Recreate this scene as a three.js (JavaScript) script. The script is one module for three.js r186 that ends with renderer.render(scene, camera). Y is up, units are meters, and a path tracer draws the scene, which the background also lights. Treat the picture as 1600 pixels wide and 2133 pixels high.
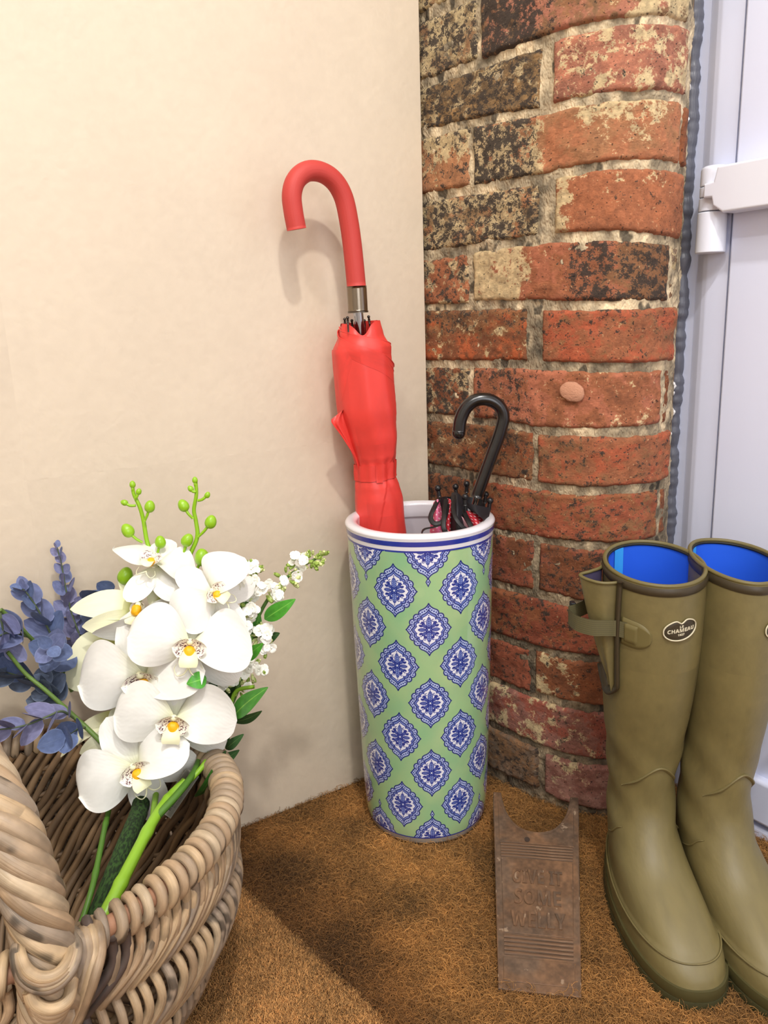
import * as THREE from 'three';
import { mergeGeometries, mergeVertices, toCreasedNormals } from 'three/addons/utils/BufferGeometryUtils.js';
import { RoundedBoxGeometry } from 'three/addons/geometries/RoundedBoxGeometry.js';
import { TextGeometry } from 'three/addons/geometries/TextGeometry.js';
import { FontLoader } from 'three/addons/loaders/FontLoader.js';
import { RectAreaLightUniformsLib } from 'three/addons/lights/RectAreaLightUniformsLib.js';

// ------------------------------------------------------------------ camera, sky, lights, exposure
RectAreaLightUniformsLib.init();
const scene = new THREE.Scene();
scene.background = new THREE.Color(0.02, 0.02, 0.022);
const F = 1650, PITCH = 13.6 * Math.PI / 180, ROLL = Math.atan2(230, 6830), EYE = 0.72;
const camera = new THREE.PerspectiveCamera(2 * Math.atan(2133 / 2 / F) * 180 / Math.PI, 1600 / 2133, 0.05, 20);
camera.position.set(0, EYE, 0);
camera.rotation.order = 'YXZ';
camera.rotation.set(-PITCH, 0, -ROLL);
camera.updateMatrixWorld(true);
scene.add(camera);
const renderer = new THREE.WebGLRenderer({ antialias: true });
renderer.toneMapping = THREE.LinearToneMapping;
renderer.toneMappingExposure = 0.89;
renderer.shadowMap.enabled = true;
const CEIL = 2.35;
const LAMPS = [   // ceiling downlights: position, candela, aim, spread
  { at: [0.22, 0.12], cd: 8.2, aim: [0.1, 0.2, -1.05], cone: 0.95, col: 0xfffaf4 },
  { at: [-0.45, 0.55], cd: 3.6, aim: [0.0, 0.3, -1.0], cone: 0.95, col: 0xfffaf4 },
];
const HANDLE_TWIST = -1;
const FILL_PANEL = { at: [0.05, 0.75], size: 0.9, nits: 9, col: 0xfffdfa };  // unseen ceiling panel, added as broad fill to soften the contrast
const FILL_WINDOW = { wide: 1.1, tall: 1.1, mid: 1.25, nits: 4.2, col: 0xf4f7ff };   // unseen window added behind the viewer to brighten the lower half

// ------------------------------------------------------------------ helpers
const V = (x, y, z) => new THREE.Vector3(x, y, z);
const { lerp, clamp } = THREE.MathUtils;
const smoothstep = (x, a, b) => { const t = clamp((x - a) / (b - a), 0, 1); return t * t * (3 - 2 * t); };   // also runs downwards, from a to a smaller b
function rng(seed) { let a = seed >>> 0; return () => { a = (a + 0x6D2B79F5) >>> 0; let t = a; t = Math.imul(t ^ (t >>> 15), t | 1); t ^= t + Math.imul(t ^ (t >>> 7), t | 61); return ((t ^ (t >>> 14)) >>> 0) / 4294967296; }; }
const hash2 = (x, y, s) => { let h = Math.imul(x, 374761393) + Math.imul(y, 668265263) + Math.imul(s, 1274126177); h = Math.imul(h ^ (h >>> 13), 1274126177); return ((h ^ (h >>> 16)) >>> 0) / 4294967296; };
function noise(x, y, s = 0) { const ix = Math.floor(x), iy = Math.floor(y), fx = x - ix, fy = y - iy, u = fx * fx * (3 - 2 * fx), v = fy * fy * (3 - 2 * fy); return lerp(lerp(hash2(ix, iy, s), hash2(ix + 1, iy, s), u), lerp(hash2(ix, iy + 1, s), hash2(ix + 1, iy + 1, s), u), v); }
function fbm(x, y, s = 0, o = 4) { let a = 0.5, t = 0, n = 0; for (let i = 0; i < o; i++) { t += a * noise(x, y, s + i * 17); n += a; a *= 0.5; x = x * 2.03 + 5.1; y = y * 2.03 + 3.7; } return t / n; }
// a texture computed per texel: fn(u, v) -> [r, g, b] in 0..255
function tex(w, h, fn, srgb = true, repeat = null) {
  const d = new Uint8Array(w * h * 4);
  for (let j = 0; j < h; j++) for (let i = 0; i < w; i++) { const c = fn((i + 0.5) / w, (j + 0.5) / h), k = (j * w + i) * 4; d[k] = clamp(c[0], 0, 255); d[k + 1] = clamp(c[1], 0, 255); d[k + 2] = clamp(c[2], 0, 255); d[k + 3] = 255; }
  const t = new THREE.DataTexture(d, w, h); t.magFilter = THREE.LinearFilter; t.minFilter = THREE.LinearFilter;
  t.wrapS = t.wrapT = THREE.RepeatWrapping; if (srgb) t.colorSpace = THREE.SRGBColorSpace; if (repeat) t.repeat.set(...repeat); t.needsUpdate = true; return t;
}
const mat = (color, roughness = 0.6, more = {}) => new THREE.MeshStandardMaterial({ color, roughness, side: THREE.DoubleSide, ...more });
const phys = (color, roughness = 0.6, more = {}) => new THREE.MeshPhysicalMaterial({ color, roughness, side: THREE.DoubleSide, ...more });
const used = {};
function numbered(name) { const n = used[name] = (used[name] ?? -1) + 1; return n ? name + '_' + String(n).padStart(3, '0') : name; }
function shadows(o) { o.traverse((m) => { if (m.isMesh) { m.castShadow = true; m.receiveShadow = true; } }); }
function part(name, geo, material, parent) { const m = new THREE.Mesh(geo, material); m.name = numbered(name); m.castShadow = m.receiveShadow = true; parent.add(m); return m; }
function thing(name, label, category, group, pos = [0, 0, 0]) { const o = new THREE.Group(); o.name = numbered(name); o.position.set(...pos); o.userData = { label, category }; if (group) o.userData.group = group; scene.add(o); return o; }
function struct(name, geo, material, label, kind = 'structure') { const o = geo ? new THREE.Mesh(geo, material) : new THREE.Group(); o.name = name; o.castShadow = o.receiveShadow = true; o.userData = { kind, label, category: name.split('_')[0] }; scene.add(o); return o; }
// a mesh from a grid of points: P(i, j) -> Vector3, uv(i, j)
function gridGeo(n, m, P, uv, closeU = false) {
  const pos = [], uvs = [], idx = [];
  for (let j = 0; j <= m; j++) for (let i = 0; i <= n; i++) { const p = P(i / n, j / m); pos.push(p.x, p.y, p.z); const q = uv ? uv(i / n, j / m) : [i / n, j / m]; uvs.push(q[0], q[1]); }
  for (let j = 0; j < m; j++) for (let i = 0; i < n; i++) { const a = j * (n + 1) + i, b = a + 1, c = a + n + 1, d = c + 1; idx.push(a, b, d, a, d, c); }
  const g = new THREE.BufferGeometry(); g.setAttribute('position', new THREE.Float32BufferAttribute(pos, 3)); g.setAttribute('uv', new THREE.Float32BufferAttribute(uvs, 2)); g.setIndex(idx); g.computeVertexNormals();
  if (closeU) { const N = g.attributes.normal; for (let j = 0; j <= m; j++) { const a = j * (n + 1), b = a + n; const v = V(N.getX(a) + N.getX(b), N.getY(a) + N.getY(b), N.getZ(a) + N.getZ(b)).normalize(); N.setXYZ(a, v.x, v.y, v.z); N.setXYZ(b, v.x, v.y, v.z); } }
  return g;
}
const spline = (pts, closed = false, tension = 0.5) => new THREE.CatmullRomCurve3(pts.map((p) => p.isVector3 ? p : V(...p)), closed, 'catmullrom', tension);
// a rod along points, radius a number or r(t); flat < 1 squashes the section along its second axis
function rod(pts, r, n = 24, m = 7, { closed = false, flat = 1, caps = true, raw = false, up = null } = {}) {
  const P = []; 
  if (raw) for (const p of pts) P.push(p.clone()); else { const c = spline(pts, closed); for (let i = 0; i <= n; i++) P.push(c.getPoint(i / n)); }
  n = P.length - 1;
  const T = P.map((p, i) => (closed && (i === 0 || i === n) ? P[1].clone().sub(P[n - 1]) : P[Math.min(i + 1, n)].clone().sub(P[Math.max(i - 1, 0)])).normalize());
  let N = up ? up.clone() : Math.abs(T[0].y) < 0.8 ? V(0, 1, 0) : V(1, 0, 0.2);
  N.sub(T[0].clone().multiplyScalar(N.dot(T[0]))).normalize();
  const pos = [], uv = [], idx = []; let len = 0;
  for (let i = 0; i <= n; i++) {
    if (i) len += P[i].distanceTo(P[i - 1]);
    if (up) N = up.clone();
    N.sub(T[i].clone().multiplyScalar(N.dot(T[i]))).normalize();
    const B = T[i].clone().cross(N), rr = typeof r === 'function' ? r(i / n) : r;
    for (let k = 0; k <= m; k++) { const a = k / m * Math.PI * 2, c = Math.cos(a) * rr, s = Math.sin(a) * rr * flat; pos.push(P[i].x + B.x * c + N.x * s, P[i].y + B.y * c + N.y * s, P[i].z + B.z * c + N.z * s); uv.push(k / m, len); }
  }
  for (let i = 0; i < n; i++) for (let k = 0; k < m; k++) { const a = i * (m + 1) + k, b = a + 1, c = a + m + 1, d = c + 1; idx.push(a, d, b, a, c, d); }
  if (caps && !closed) for (const e of [0, n]) { const o = pos.length / 3; pos.push(P[e].x, P[e].y, P[e].z); uv.push(0.5, 0); for (let k = 0; k < m; k++) { const a = e * (m + 1) + k; if (e) idx.push(o, a, a + 1); else idx.push(o, a + 1, a); } }
  const g = new THREE.BufferGeometry(); g.setAttribute('position', new THREE.Float32BufferAttribute(pos, 3)); g.setAttribute('uv', new THREE.Float32BufferAttribute(uv, 2)); g.setIndex(idx);
  g.computeVertexNormals();
  const No = g.attributes.normal; for (let i = 0; i <= n; i++) { const a = i * (m + 1), b = a + m; const v = V(No.getX(a) + No.getX(b), No.getY(a) + No.getY(b), No.getZ(a) + No.getZ(b)).normalize(); No.setXYZ(a, v.x, v.y, v.z); No.setXYZ(b, v.x, v.y, v.z); }
  return g;
}
const merge = (list) => mergeGeometries(list.map((g) => { const h = g.index ? g.toNonIndexed() : g; for (const k of Object.keys(h.attributes)) if (!['position', 'normal', 'uv'].includes(k)) h.deleteAttribute(k); return h; }), false);
// a thin leaf or petal with thickness, root at 0, growing along +y, face to +z. w(t) half width, bend(t) z of the midrib, cup: sides raised
function blade({ len, w, bend = () => 0, cup = 0, wave = 0, waves = 3, th = 0.0007, n = 14, m = 10, side = () => 0, ph = 0 }) {
  const S = (a, t) => { const hw = w(t), s = a * 2 - 1; return V(s * hw + side(t), t * len, bend(t) + cup * s * s * (hw / (len * 0.35 + 1e-6)) + wave * Math.sin(t * waves * 6.28 + ph) * s * Math.abs(s)); };
  const front = gridGeo(m, n, (a, t) => S(a, t)), pos = front.attributes.position, nor = front.attributes.normal;
  const back = front.clone(), bp = back.attributes.position, bn = back.attributes.normal;
  for (let i = 0; i < pos.count; i++) { const e = (i % (m + 1)) / m, t = Math.floor(i / (m + 1)) / n, q = th * Math.min(1, 6 * e * (1 - e) + 0.1) * Math.min(1, 8 * (1 - t) + 0.1); bp.setXYZ(i, pos.getX(i) - nor.getX(i) * q, pos.getY(i) - nor.getY(i) * q, pos.getZ(i) - nor.getZ(i) * q); bn.setXYZ(i, -nor.getX(i), -nor.getY(i), -nor.getZ(i)); }
  const ix = back.index.array; for (let i = 0; i < ix.length; i += 3) { const q = ix[i]; ix[i] = ix[i + 1]; ix[i + 1] = q; }
  return merge([front, back]);
}
// where the line of sight through a place in the photograph meets things: the ground, a depth, a plane
function sight(px, py) { const v = V((px - 800) / F, -(py - 1066.5) / F, -1).applyQuaternion(camera.quaternion); return v; }
const eye = V(0, EYE, 0);
const atZ = (px, py, z) => { const d = sight(px, py); return eye.clone().addScaledVector(d, z / d.z); };
const atY = (px, py, y) => { const d = sight(px, py); return eye.clone().addScaledVector(d, (y - EYE) / d.y); };
const WALL_N = V(0.548, 0, 0.8365).normalize(), WALL_P = V(-0.2211, 0, -1.0206), WALL_T = V(-0.8365, 0, 0.548).normalize();
const offWall = (px, py, d) => { const s = sight(px, py), k = (WALL_P.clone().addScaledVector(WALL_N, d).sub(eye).dot(WALL_N)) / s.dot(WALL_N); return eye.clone().addScaledVector(s, k); };

// ------------------------------------------------------------------ the room
const DOOR_T = WALL_N.clone(), DOOR_N = V(-0.8365, 0, 0.548).normalize();   // the door's wall runs towards the camera, square to the panel
const plaster = tex(512, 512, (u, v) => { const a = fbm(u * 90, v * 90, 3, 3), b = fbm(u * 6, v * 6, 9, 3); return [128 + (a - 0.5) * 150 + (b - 0.5) * 20, 0, 0].fill(128 + (a - 0.5) * 150 + (b - 0.5) * 20); }, false);
const paintTone = tex(512, 512, (u, v) => { const b = fbm(u * 5, v * 5, 31, 4), c = fbm(u * 60, v * 60, 12, 2), k = (b - 0.5) * 10 + (c - 0.5) * 5; return [217 + k, 202 + k, 180 + k * 0.9]; });
const beige = mat(0xffffff, 0.55, { map: paintTone, bumpMap: plaster, bumpScale: 0.0006 });
const whitePaint = mat(0xf0ece4, 0.8);
function boxAt(w, h, d, r = 0) { return r ? new RoundedBoxGeometry(w, h, d, 3, r) : new THREE.BoxGeometry(w, h, d); }
// uv in metres for a box face set
function metreUV(g, s = 1) { const p = g.attributes.position, n = g.attributes.normal, uv = g.attributes.uv; for (let i = 0; i < p.count; i++) { const ax = Math.abs(n.getX(i)), ay = Math.abs(n.getY(i)); uv.setXY(i, (ax > 0.7 ? p.getZ(i) : p.getX(i)) * s, (ay > 0.7 ? p.getZ(i) : p.getY(i)) * s); } return g; }
function wallBox(name, from, dir, len, thick, y0, y1, material, label, outward) {   // inner face through `from`, running along dir
  const g = metreUV(boxAt(len, y1 - y0, thick), 1.6), o = struct(name, g, material, label);
  o.position.copy(from).addScaledVector(dir, len / 2).addScaledVector(outward, thick / 2); o.position.y = (y0 + y1) / 2;
  o.rotation.y = Math.atan2(-dir.z, dir.x); return o;
}
const END = V(0.071, 0, -1.213);
{
  const g = metreUV(boxAt(2.4, CEIL, 0.03, 0.0012), 1.6), o = struct('wall_left', g, beige, 'smooth beige painted wall panel ending beside the bare brick');
  o.position.copy(END).addScaledVector(WALL_T, 1.2).addScaledVector(WALL_N, -0.015); o.position.y = CEIL / 2 + 0.004; o.rotation.y = Math.atan2(-WALL_T.z, WALL_T.x);
}
const FAR_L = END.clone().addScaledVector(WALL_T, 2.4), FAR_R = V(0.419, 0, -1.131).addScaledVector(DOOR_T, 2.6);
wallBox('wall_front', FAR_L.clone().addScaledVector(WALL_N, -0.2), WALL_N, 3.0, 0.1, 0, CEIL, whitePaint, 'plain pale wall across from the door', WALL_T);
wallBox('wall_rear', FAR_L.clone().addScaledVector(WALL_N, 2.55).addScaledVector(WALL_T, 0.1), WALL_T.clone().negate(), 3.2, 0.1, 0, CEIL, whitePaint, 'plain pale wall behind the viewer', WALL_N);
wallBox('wall_right', V(0.419, 0, -1.131).addScaledVector(DOOR_T, 0.93), DOOR_T, 1.75, 0.1, 0, CEIL, whitePaint, 'plain pale wall beyond the white door', DOOR_N.clone().negate());
wallBox('wall_lintel', V(0.419, 0, -1.131).addScaledVector(DOOR_T, -0.06), DOOR_T, 1.0, 0.1, 2.06, CEIL, whitePaint, 'plain pale wall over the white door', DOOR_N.clone().negate());
const ceiling = struct('ceiling', boxAt(4.6, 0.1, 4.6), mat(0xf4f2ee, 0.9), 'plain white ceiling'); ceiling.position.set(-0.2, CEIL + 0.055, 0.2);
const coirGround = tex(512, 512, (u, v) => { const a = fbm(u * 60, v * 60, 5, 3), b = fbm(u * 8, v * 8, 15, 3), k = 0.55 + 0.5 * a + 0.25 * (b - 0.5); return [170 * k, 120 * k, 70 * k]; });
const floor = struct('floor', metreUV(boxAt(4.6, 0.1, 4.6), 4), mat(0xffffff, 0.95, { map: coirGround }), 'brown coir entrance matting laid wall to wall'); floor.position.set(-0.2, -0.05, 0.2);

// ceiling lamps (above the frame): a bezel, a glowing disc and a light just under it
LAMPS.forEach((L, i) => {
  const t = thing('ceiling_light', i ? 'round recessed downlight in the ceiling, further from the door' : 'round recessed downlight in the ceiling, nearer the door', 'light', null, [L.at[0], CEIL, L.at[1]]);
  part('bezel', new THREE.TorusGeometry(0.05, 0.008, 10, 40).rotateX(Math.PI / 2), mat(0xf2f2f2, 0.3), t);
  part('diffuser', new THREE.CylinderGeometry(0.044, 0.044, 0.004, 32).translate(0, -0.002, 0), mat(0x222222, 0.5, { emissive: L.col, emissiveIntensity: 4 }), t);
  const s = new THREE.SpotLight(L.col, L.cd, 0, L.cone, 0.7, 2); s.position.set(L.at[0], CEIL - 0.02, L.at[1]); s.target.position.set(...L.aim); s.castShadow = true; s.shadow.radius = 2.6; s.shadow.mapSize.set(2048, 2048); scene.add(s, s.target);
});
{
  const P = FILL_PANEL, t = thing('added_ceiling_panel', 'added square flat ceiling fill light panel behind the viewer', 'light', null, [P.at[0], CEIL, P.at[1]]);
  part('frame', merge([[0, 1], [1, 0], [0, -1], [-1, 0]].map(([x, z]) => boxAt(x ? 0.03 : P.size + 0.06, 0.02, x ? P.size + 0.06 : 0.03).translate(x * (P.size / 2 + 0.015), -0.005, z * (P.size / 2 + 0.015)))), mat(0xf0f0f0, 0.4), t);
  part('diffuser', boxAt(P.size, 0.006, P.size).translate(0, -0.004, 0), mat(0x333333, 0.6, { emissive: P.col, emissiveIntensity: 1.5 }), t);
  const a = new THREE.RectAreaLight(P.col, P.nits, P.size, P.size); a.position.set(P.at[0], CEIL - 0.012, P.at[1]); a.lookAt(P.at[0], 0, P.at[1]); scene.add(a);
}
{
  const c = FAR_L.clone().addScaledVector(WALL_N, 2.55).addScaledVector(WALL_T, -1.55); c.y = FILL_WINDOW.mid;
  const o = struct('added_window_1', null, null, 'added white framed fill light window behind the viewer'); o.position.copy(c).addScaledVector(WALL_N, -0.012); o.lookAt(o.position.clone().sub(WALL_N));
  const w = FILL_WINDOW.wide, h = FILL_WINDOW.tall, bars = [[-w / 2 - 0.03, 0, 0.06, h + 0.12], [w / 2 + 0.03, 0, 0.06, h + 0.12], [0, h / 2 + 0.03, w, 0.06], [0, -h / 2 - 0.03, w, 0.06], [0, 0, 0.05, h]];
  part('added_window_frame', merge(bars.map(([x, y, a, b]) => boxAt(a, b, 0.03).translate(x, y, 0))), mat(0xf0f0f2, 0.4), o);
  part('added_window_pane', boxAt(w, h, 0.006), mat(0x333333, 0.3, { emissive: FILL_WINDOW.col, emissiveIntensity: 1.2 }), o);
  const a = new THREE.RectAreaLight(FILL_WINDOW.col, FILL_WINDOW.nits, w, h); a.position.copy(o.position).addScaledVector(WALL_N, -0.03); a.lookAt(a.position.clone().sub(WALL_N)); scene.add(a);
}

// ------------------------------------------------------------------ brick wall: a rounded corner of old brickwork
const PLAN = [[-0.16, -1.50], [-0.02, -1.335], [0.03, -1.275], [0.075, -1.222], [0.105, -1.187], [0.155, -1.127], [0.21, -1.068], [0.25, -1.034], [0.29, -1.017], [0.335, -1.017], [0.37, -1.037], [0.395, -1.068], [0.408, -1.1], [0.412, -1.135], [0.412, -1.26]];
const PLAN_S = [-0.2164]; for (let i = 1; i < PLAN.length; i++) PLAN_S.push(PLAN_S[i - 1] + Math.hypot(PLAN[i][0] - PLAN[i - 1][0], PLAN[i][1] - PLAN[i - 1][1]));
function planRaw(s) { let i = 1; while (i < PLAN_S.length - 1 && PLAN_S[i] < s) i++; const k = (s - PLAN_S[i - 1]) / (PLAN_S[i] - PLAN_S[i - 1]); return [lerp(PLAN[i - 1][0], PLAN[i][0], k), lerp(PLAN[i - 1][1], PLAN[i][1], k)]; }
function plan(s) { let x = 0, z = 0, w = 0; for (let k = -3; k <= 3; k++) { const g = Math.exp(-k * k / 5), p = planRaw(s + k * 0.008); x += p[0] * g; z += p[1] * g; w += g; } return [x / w, z / w]; }
function wallPoint(s, h, d) { const a = plan(s - 0.004), b = plan(s + 0.004), p = plan(s), tx = b[0] - a[0], tz = b[1] - a[1], l = Math.hypot(tx, tz); return V(p[0] - tz / l * d, h, p[1] + tx / l * d); }
const brickWall = struct('wall_back', null, null, 'rounded corner of old bare brickwork with rough lime mortar');
// bed joints: height along the wall, s then h
const BED = { 1: [[0.15, 1.040], [0.37, 1.044], [0.55, 1.049]], 2: [[0.15, 0.977], [0.255, 0.973], [0.36, 0.966], [0.53, 0.968]], 3: [[0.15, 0.890], [0.36, 0.887], [0.44, 0.893], [0.56, 0.890]], 4: [[0.15, 0.811], [0.35, 0.814], [0.44, 0.812], [0.55, 0.804]], 5: [[0.15, 0.737], [0.35, 0.734], [0.45, 0.729], [0.56, 0.729]], 6: [[0.15, 0.653], [0.338, 0.656], [0.45, 0.652], [0.56, 0.651]], 7: [[0.15, 0.572], [0.28, 0.575], [0.356, 0.568], [0.54, 0.570]], 8: [[0.15, 0.493], [0.41, 0.490], [0.47, 0.493], [0.555, 0.493]], 9: [[0.15, 0.413], [0.45, 0.417]], 10: [[0.15, 0.333], [0.355, 0.335], [0.408, 0.331]], 11: [[0.15, 0.249], [0.444, 0.253]], 12: [[0.15, 0.183], [0.35, 0.176], [0.457, 0.176]], 13: [[0.15, 0.107], [0.371, 0.096], [0.474, 0.093]], 14: [[0.15, 0.021], [0.366, 0.023], [0.451, 0.013]] };
for (let k = 0; k >= -15; k--) BED[k] = [[0.15, 1.125 + (-k) * 0.081], [0.55, 1.128 + (-k) * 0.081]];
function bed(k, s) { const L = BED[k]; if (s <= L[0][0]) return L[0][1]; for (let i = 1; i < L.length; i++) if (s <= L[i][0]) return lerp(L[i - 1][1], L[i][1], (s - L[i - 1][0]) / (L[i][0] - L[i - 1][0])); return L[L.length - 1][1]; }
// mortar body
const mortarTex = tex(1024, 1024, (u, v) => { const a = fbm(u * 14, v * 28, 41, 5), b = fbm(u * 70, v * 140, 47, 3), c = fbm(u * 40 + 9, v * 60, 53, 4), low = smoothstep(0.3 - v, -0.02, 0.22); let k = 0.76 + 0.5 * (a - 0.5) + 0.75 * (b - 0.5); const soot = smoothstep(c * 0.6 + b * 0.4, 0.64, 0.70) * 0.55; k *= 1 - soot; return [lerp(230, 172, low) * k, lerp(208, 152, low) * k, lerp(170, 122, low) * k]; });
const mortarBump = tex(1024, 1024, (u, v) => { const k = 255 * (0.5 * fbm(u * 60, v * 120, 61, 3) + 0.5 * fbm(u * 200, v * 400, 67, 2)); return [k, k, k]; }, false);
const mortarFine = mortarBump.clone(); mortarFine.repeat.set(3, 2.4); mortarFine.needsUpdate = true;
{
  const S0 = -0.16, S1 = 0.66, H1 = CEIL;
  const d = (s, h) => -0.0020 + 0.0065 * (fbm(s * 60, h * 60, 71, 3) - 0.5) + 0.004 * (fbm(s * 200, h * 200, 73, 2) - 0.5);
  const g = gridGeo(260, 560, (u, v) => { const s = lerp(S0, S1, u), h = -0.02 + (H1 + 0.02) * Math.pow(v, 1.35); return wallPoint(s, h, d(s, h)); }, (u, v) => [u * 0.85, Math.pow(v, 1.35)]);
  part('mortar', g, mat(0xffffff, 0.95, { map: mortarTex, bumpMap: mortarFine, bumpScale: 0.0035 }), brickWall);
  const sh = new THREE.Shape(); [...Array(40)].forEach((_, i) => { const p = wallPoint(lerp(S0, S1, i / 39), 0, -0.03); if (i) sh.lineTo(p.x, -p.z); else sh.moveTo(p.x, -p.z); }); sh.lineTo(0.55, 1.7); sh.lineTo(-0.3, 1.7); sh.closePath();
  part('core', new THREE.ExtrudeGeometry(sh, { depth: CEIL, bevelEnabled: false }).rotateX(-Math.PI / 2), mat(0x8a7a66, 0.95), brickWall);
}
// one brick: course k, from s0 to s1. look: base colour, lime / soot / brown amounts and where they lie
const LIME = [214, 192, 146], SOOT = [46, 39, 34];
function brick(k, s0, s1, look, seed, shape = {}) {
  const { base = [178, 82, 46], base2 = null, lime = () => 0, soot = () => 0, brown = () => 0 } = look, gapT = shape.top ?? 0.0042, gapB = shape.bot ?? 0.0036, proud = shape.proud ?? 0;
  const W = Math.max(64, Math.round((s1 - s0) * 1900)), Ht = 144, R = rng(seed);
  const map = look.map ?? tex(W, Ht, (u, v) => {
    const x = u * (s1 - s0) * 100, y = v * 8;
    const n1 = fbm(x * 0.55, y * 0.55, seed, 4), n2 = fbm(x * 2.2, y * 2.2, seed + 7, 4), n3 = fbm(x * 9, y * 9, seed + 11, 3), n4 = fbm(x * 1.3 + 3, y * 1.3, seed + 23, 5), n5 = fbm(x * 0.62 + 31, y * 0.62, seed + 29, 5);
    let k1 = 1 + 0.36 * (n1 - 0.5) + 0.34 * (n2 - 0.5) + 0.18 * (n3 - 0.5);
    let c = base.slice(); if (base2) { const t = smoothstep(n1 + (n2 - 0.5) * 0.4, 0.40, 0.62); c = c.map((q, i) => lerp(q, base2[i], t)); }
    c = c.map((q) => q * k1);
    const cut = (n, amount, soft) => { const th = lerp(0.7, 0.3, amount); return smoothstep(n, th - soft, th + soft); };
    const br = brown(u, v); if (br > 0) { const t = cut(n5 * 0.6 + n2 * 0.4, br, 0.09); c = c.map((q, i) => lerp(q, [128, 92, 60][i] * k1, t * 0.8)); }
    const li = lime(u, v); if (li > 0) { const t = cut(n5 * 0.54 + n2 * 0.26 + n3 * 0.20, li, 0.025) * 0.92; c = c.map((q, i) => lerp(q, LIME[i] * (0.85 + 0.4 * (n2 - 0.4)), t)); }
    const so = soot(u, v); if (so > 0) { const t = cut(n4 * 0.36 + n2 * 0.34 + n3 * 0.30, so, 0.045) * 0.9; c = c.map((q, i) => lerp(q, SOOT[i] * (0.8 + 0.6 * n3), t)); }
    const pit = smoothstep(fbm(x * 3.6, y * 3.6, seed + 51, 2), 0.80, 0.86); c = c.map((q) => q * (1 - 0.55 * pit));
    const spk = smoothstep(fbm(x * 4, y * 4, seed + 57, 2), 0.84, 0.88); c = c.map((q, i) => lerp(q, LIME[i], spk * 0.6));
    return c;
  });
  map.wrapS = map.wrapT = THREE.ClampToEdgeWrapping;
  const nx = Math.max(10, Math.round((s1 - s0) / 0.0035)), ny = 22, j = () => (R() - 0.5) * 0.004, jt = [j(), j(), j(), j()];
  const dep = (u, v) => { const L = s1 - s0, e = Math.min(u * L, (1 - u) * L, v * 0.075, (1 - v) * 0.075), r = 0.0065; const q = e < r ? Math.sqrt(1 - (1 - e / r) ** 2) : 1; const x = u * L * 100, y = v * 7.5; return -0.009 + 0.0105 * q + proud * 0.6 + q * (0.005 * (fbm(x * 0.35, y * 0.35, seed + 3, 2) - 0.5) + 0.0035 * (fbm(x * 1.2, y * 1.2, seed + 5, 3) - 0.5) + 0.0016 * (fbm(x * 4, y * 4, seed + 9, 2) - 0.5)); };
  const P = (u, v) => { const s = lerp(s0, s1, u) + (u < 0.02 || u > 0.98 ? 0.0025 * (fbm(v * 7, seed, seed + 4, 3) - 0.5) : 0), top = bed(k - 1, s) - gapT + lerp(jt[0], jt[1], u) + 0.0035 * (fbm(s * 110, seed, seed + 1, 3) - 0.5), bot = bed(k, s) + gapB + lerp(jt[2], jt[3], u) + 0.0035 * (fbm(s * 110, seed + 9, seed + 2, 3) - 0.5); return wallPoint(s, lerp(bot, top, v), dep(u, v)); };
  const eu = (u) => 0.5 - 0.5 * Math.cos(Math.PI * u) * (1) , wu = (u) => lerp(u, eu(u), 0.35);   // finer steps at the arrises
  const face = gridGeo(nx, ny, (u, v) => P(wu(u), wu(v)), (u, v) => [wu(u), wu(v)]);
  const bump = brickBump;
  return part('brick', face, mat(0xffffff, 0.92, { map, bumpMap: bump, bumpScale: 0.0009 }), brickWall);
}
const brickBump = tex(512, 256, (u, v) => { const k = 255 * (0.45 * fbm(u * 40, v * 16, 81, 3) + 0.35 * fbm(u * 130, v * 50, 83, 2) + 0.2 * smoothstep(fbm(u * 60, v * 24, 87, 2), 0.75, 0.6)); return [k, k, k]; }, false);
const RED = [156, 96, 64], DEEP = [134, 80, 50], ORANGE = [164, 114, 78], BROWN = [132, 98, 68], PINK = [160, 104, 82], ROSE = [150, 100, 86], GREY = [122, 102, 84], CREAM = [186, 160, 116];
const bump1 = (u, a, b, f = 0.12) => smoothstep(u, a - f, a) * (1 - smoothstep(u, b, b + f));
const L0 = 0.06, R1 = 0.556;
let bs = 101; const B = (k, s0, s1, look, shape) => brick(k, s0, s1, look, bs += 13, shape);
B(0, L0, 0.249, { base: CREAM, base2: BROWN, soot: () => 0.35, lime: () => 0.6 }); B(0, 0.255, R1, { base: BROWN, soot: () => 0.3 });
B(1, L0, 0.251, { base: [150, 128, 94], base2: BROWN, soot: () => 0.46, lime: () => 0.66 }); B(1, 0.257, 0.552, { base: BROWN, base2: PINK, soot: (u) => 0.68 * (1 - smoothstep(u, 0.2, 0.5)), lime: (u, v) => 0.75 * smoothstep(u, 0.55, 0.8) * smoothstep(1 - v, 0.0, 0.5), brown: () => 0.4 }, { proud: 0.003 });
B(2, L0, 0.353, { base: [120, 96, 66], base2: [138, 108, 70], soot: () => 0.48, lime: (u, v) => 0.62 - 0.3 * u, brown: () => 0.3 }); B(2, 0.369, 0.556, { base: PINK, base2: [164, 106, 82], lime: (u, v) => 0.5 - 0.25 * Math.abs(u - 0.55), soot: () => 0.08 }, { proud: 0.003 });
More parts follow.
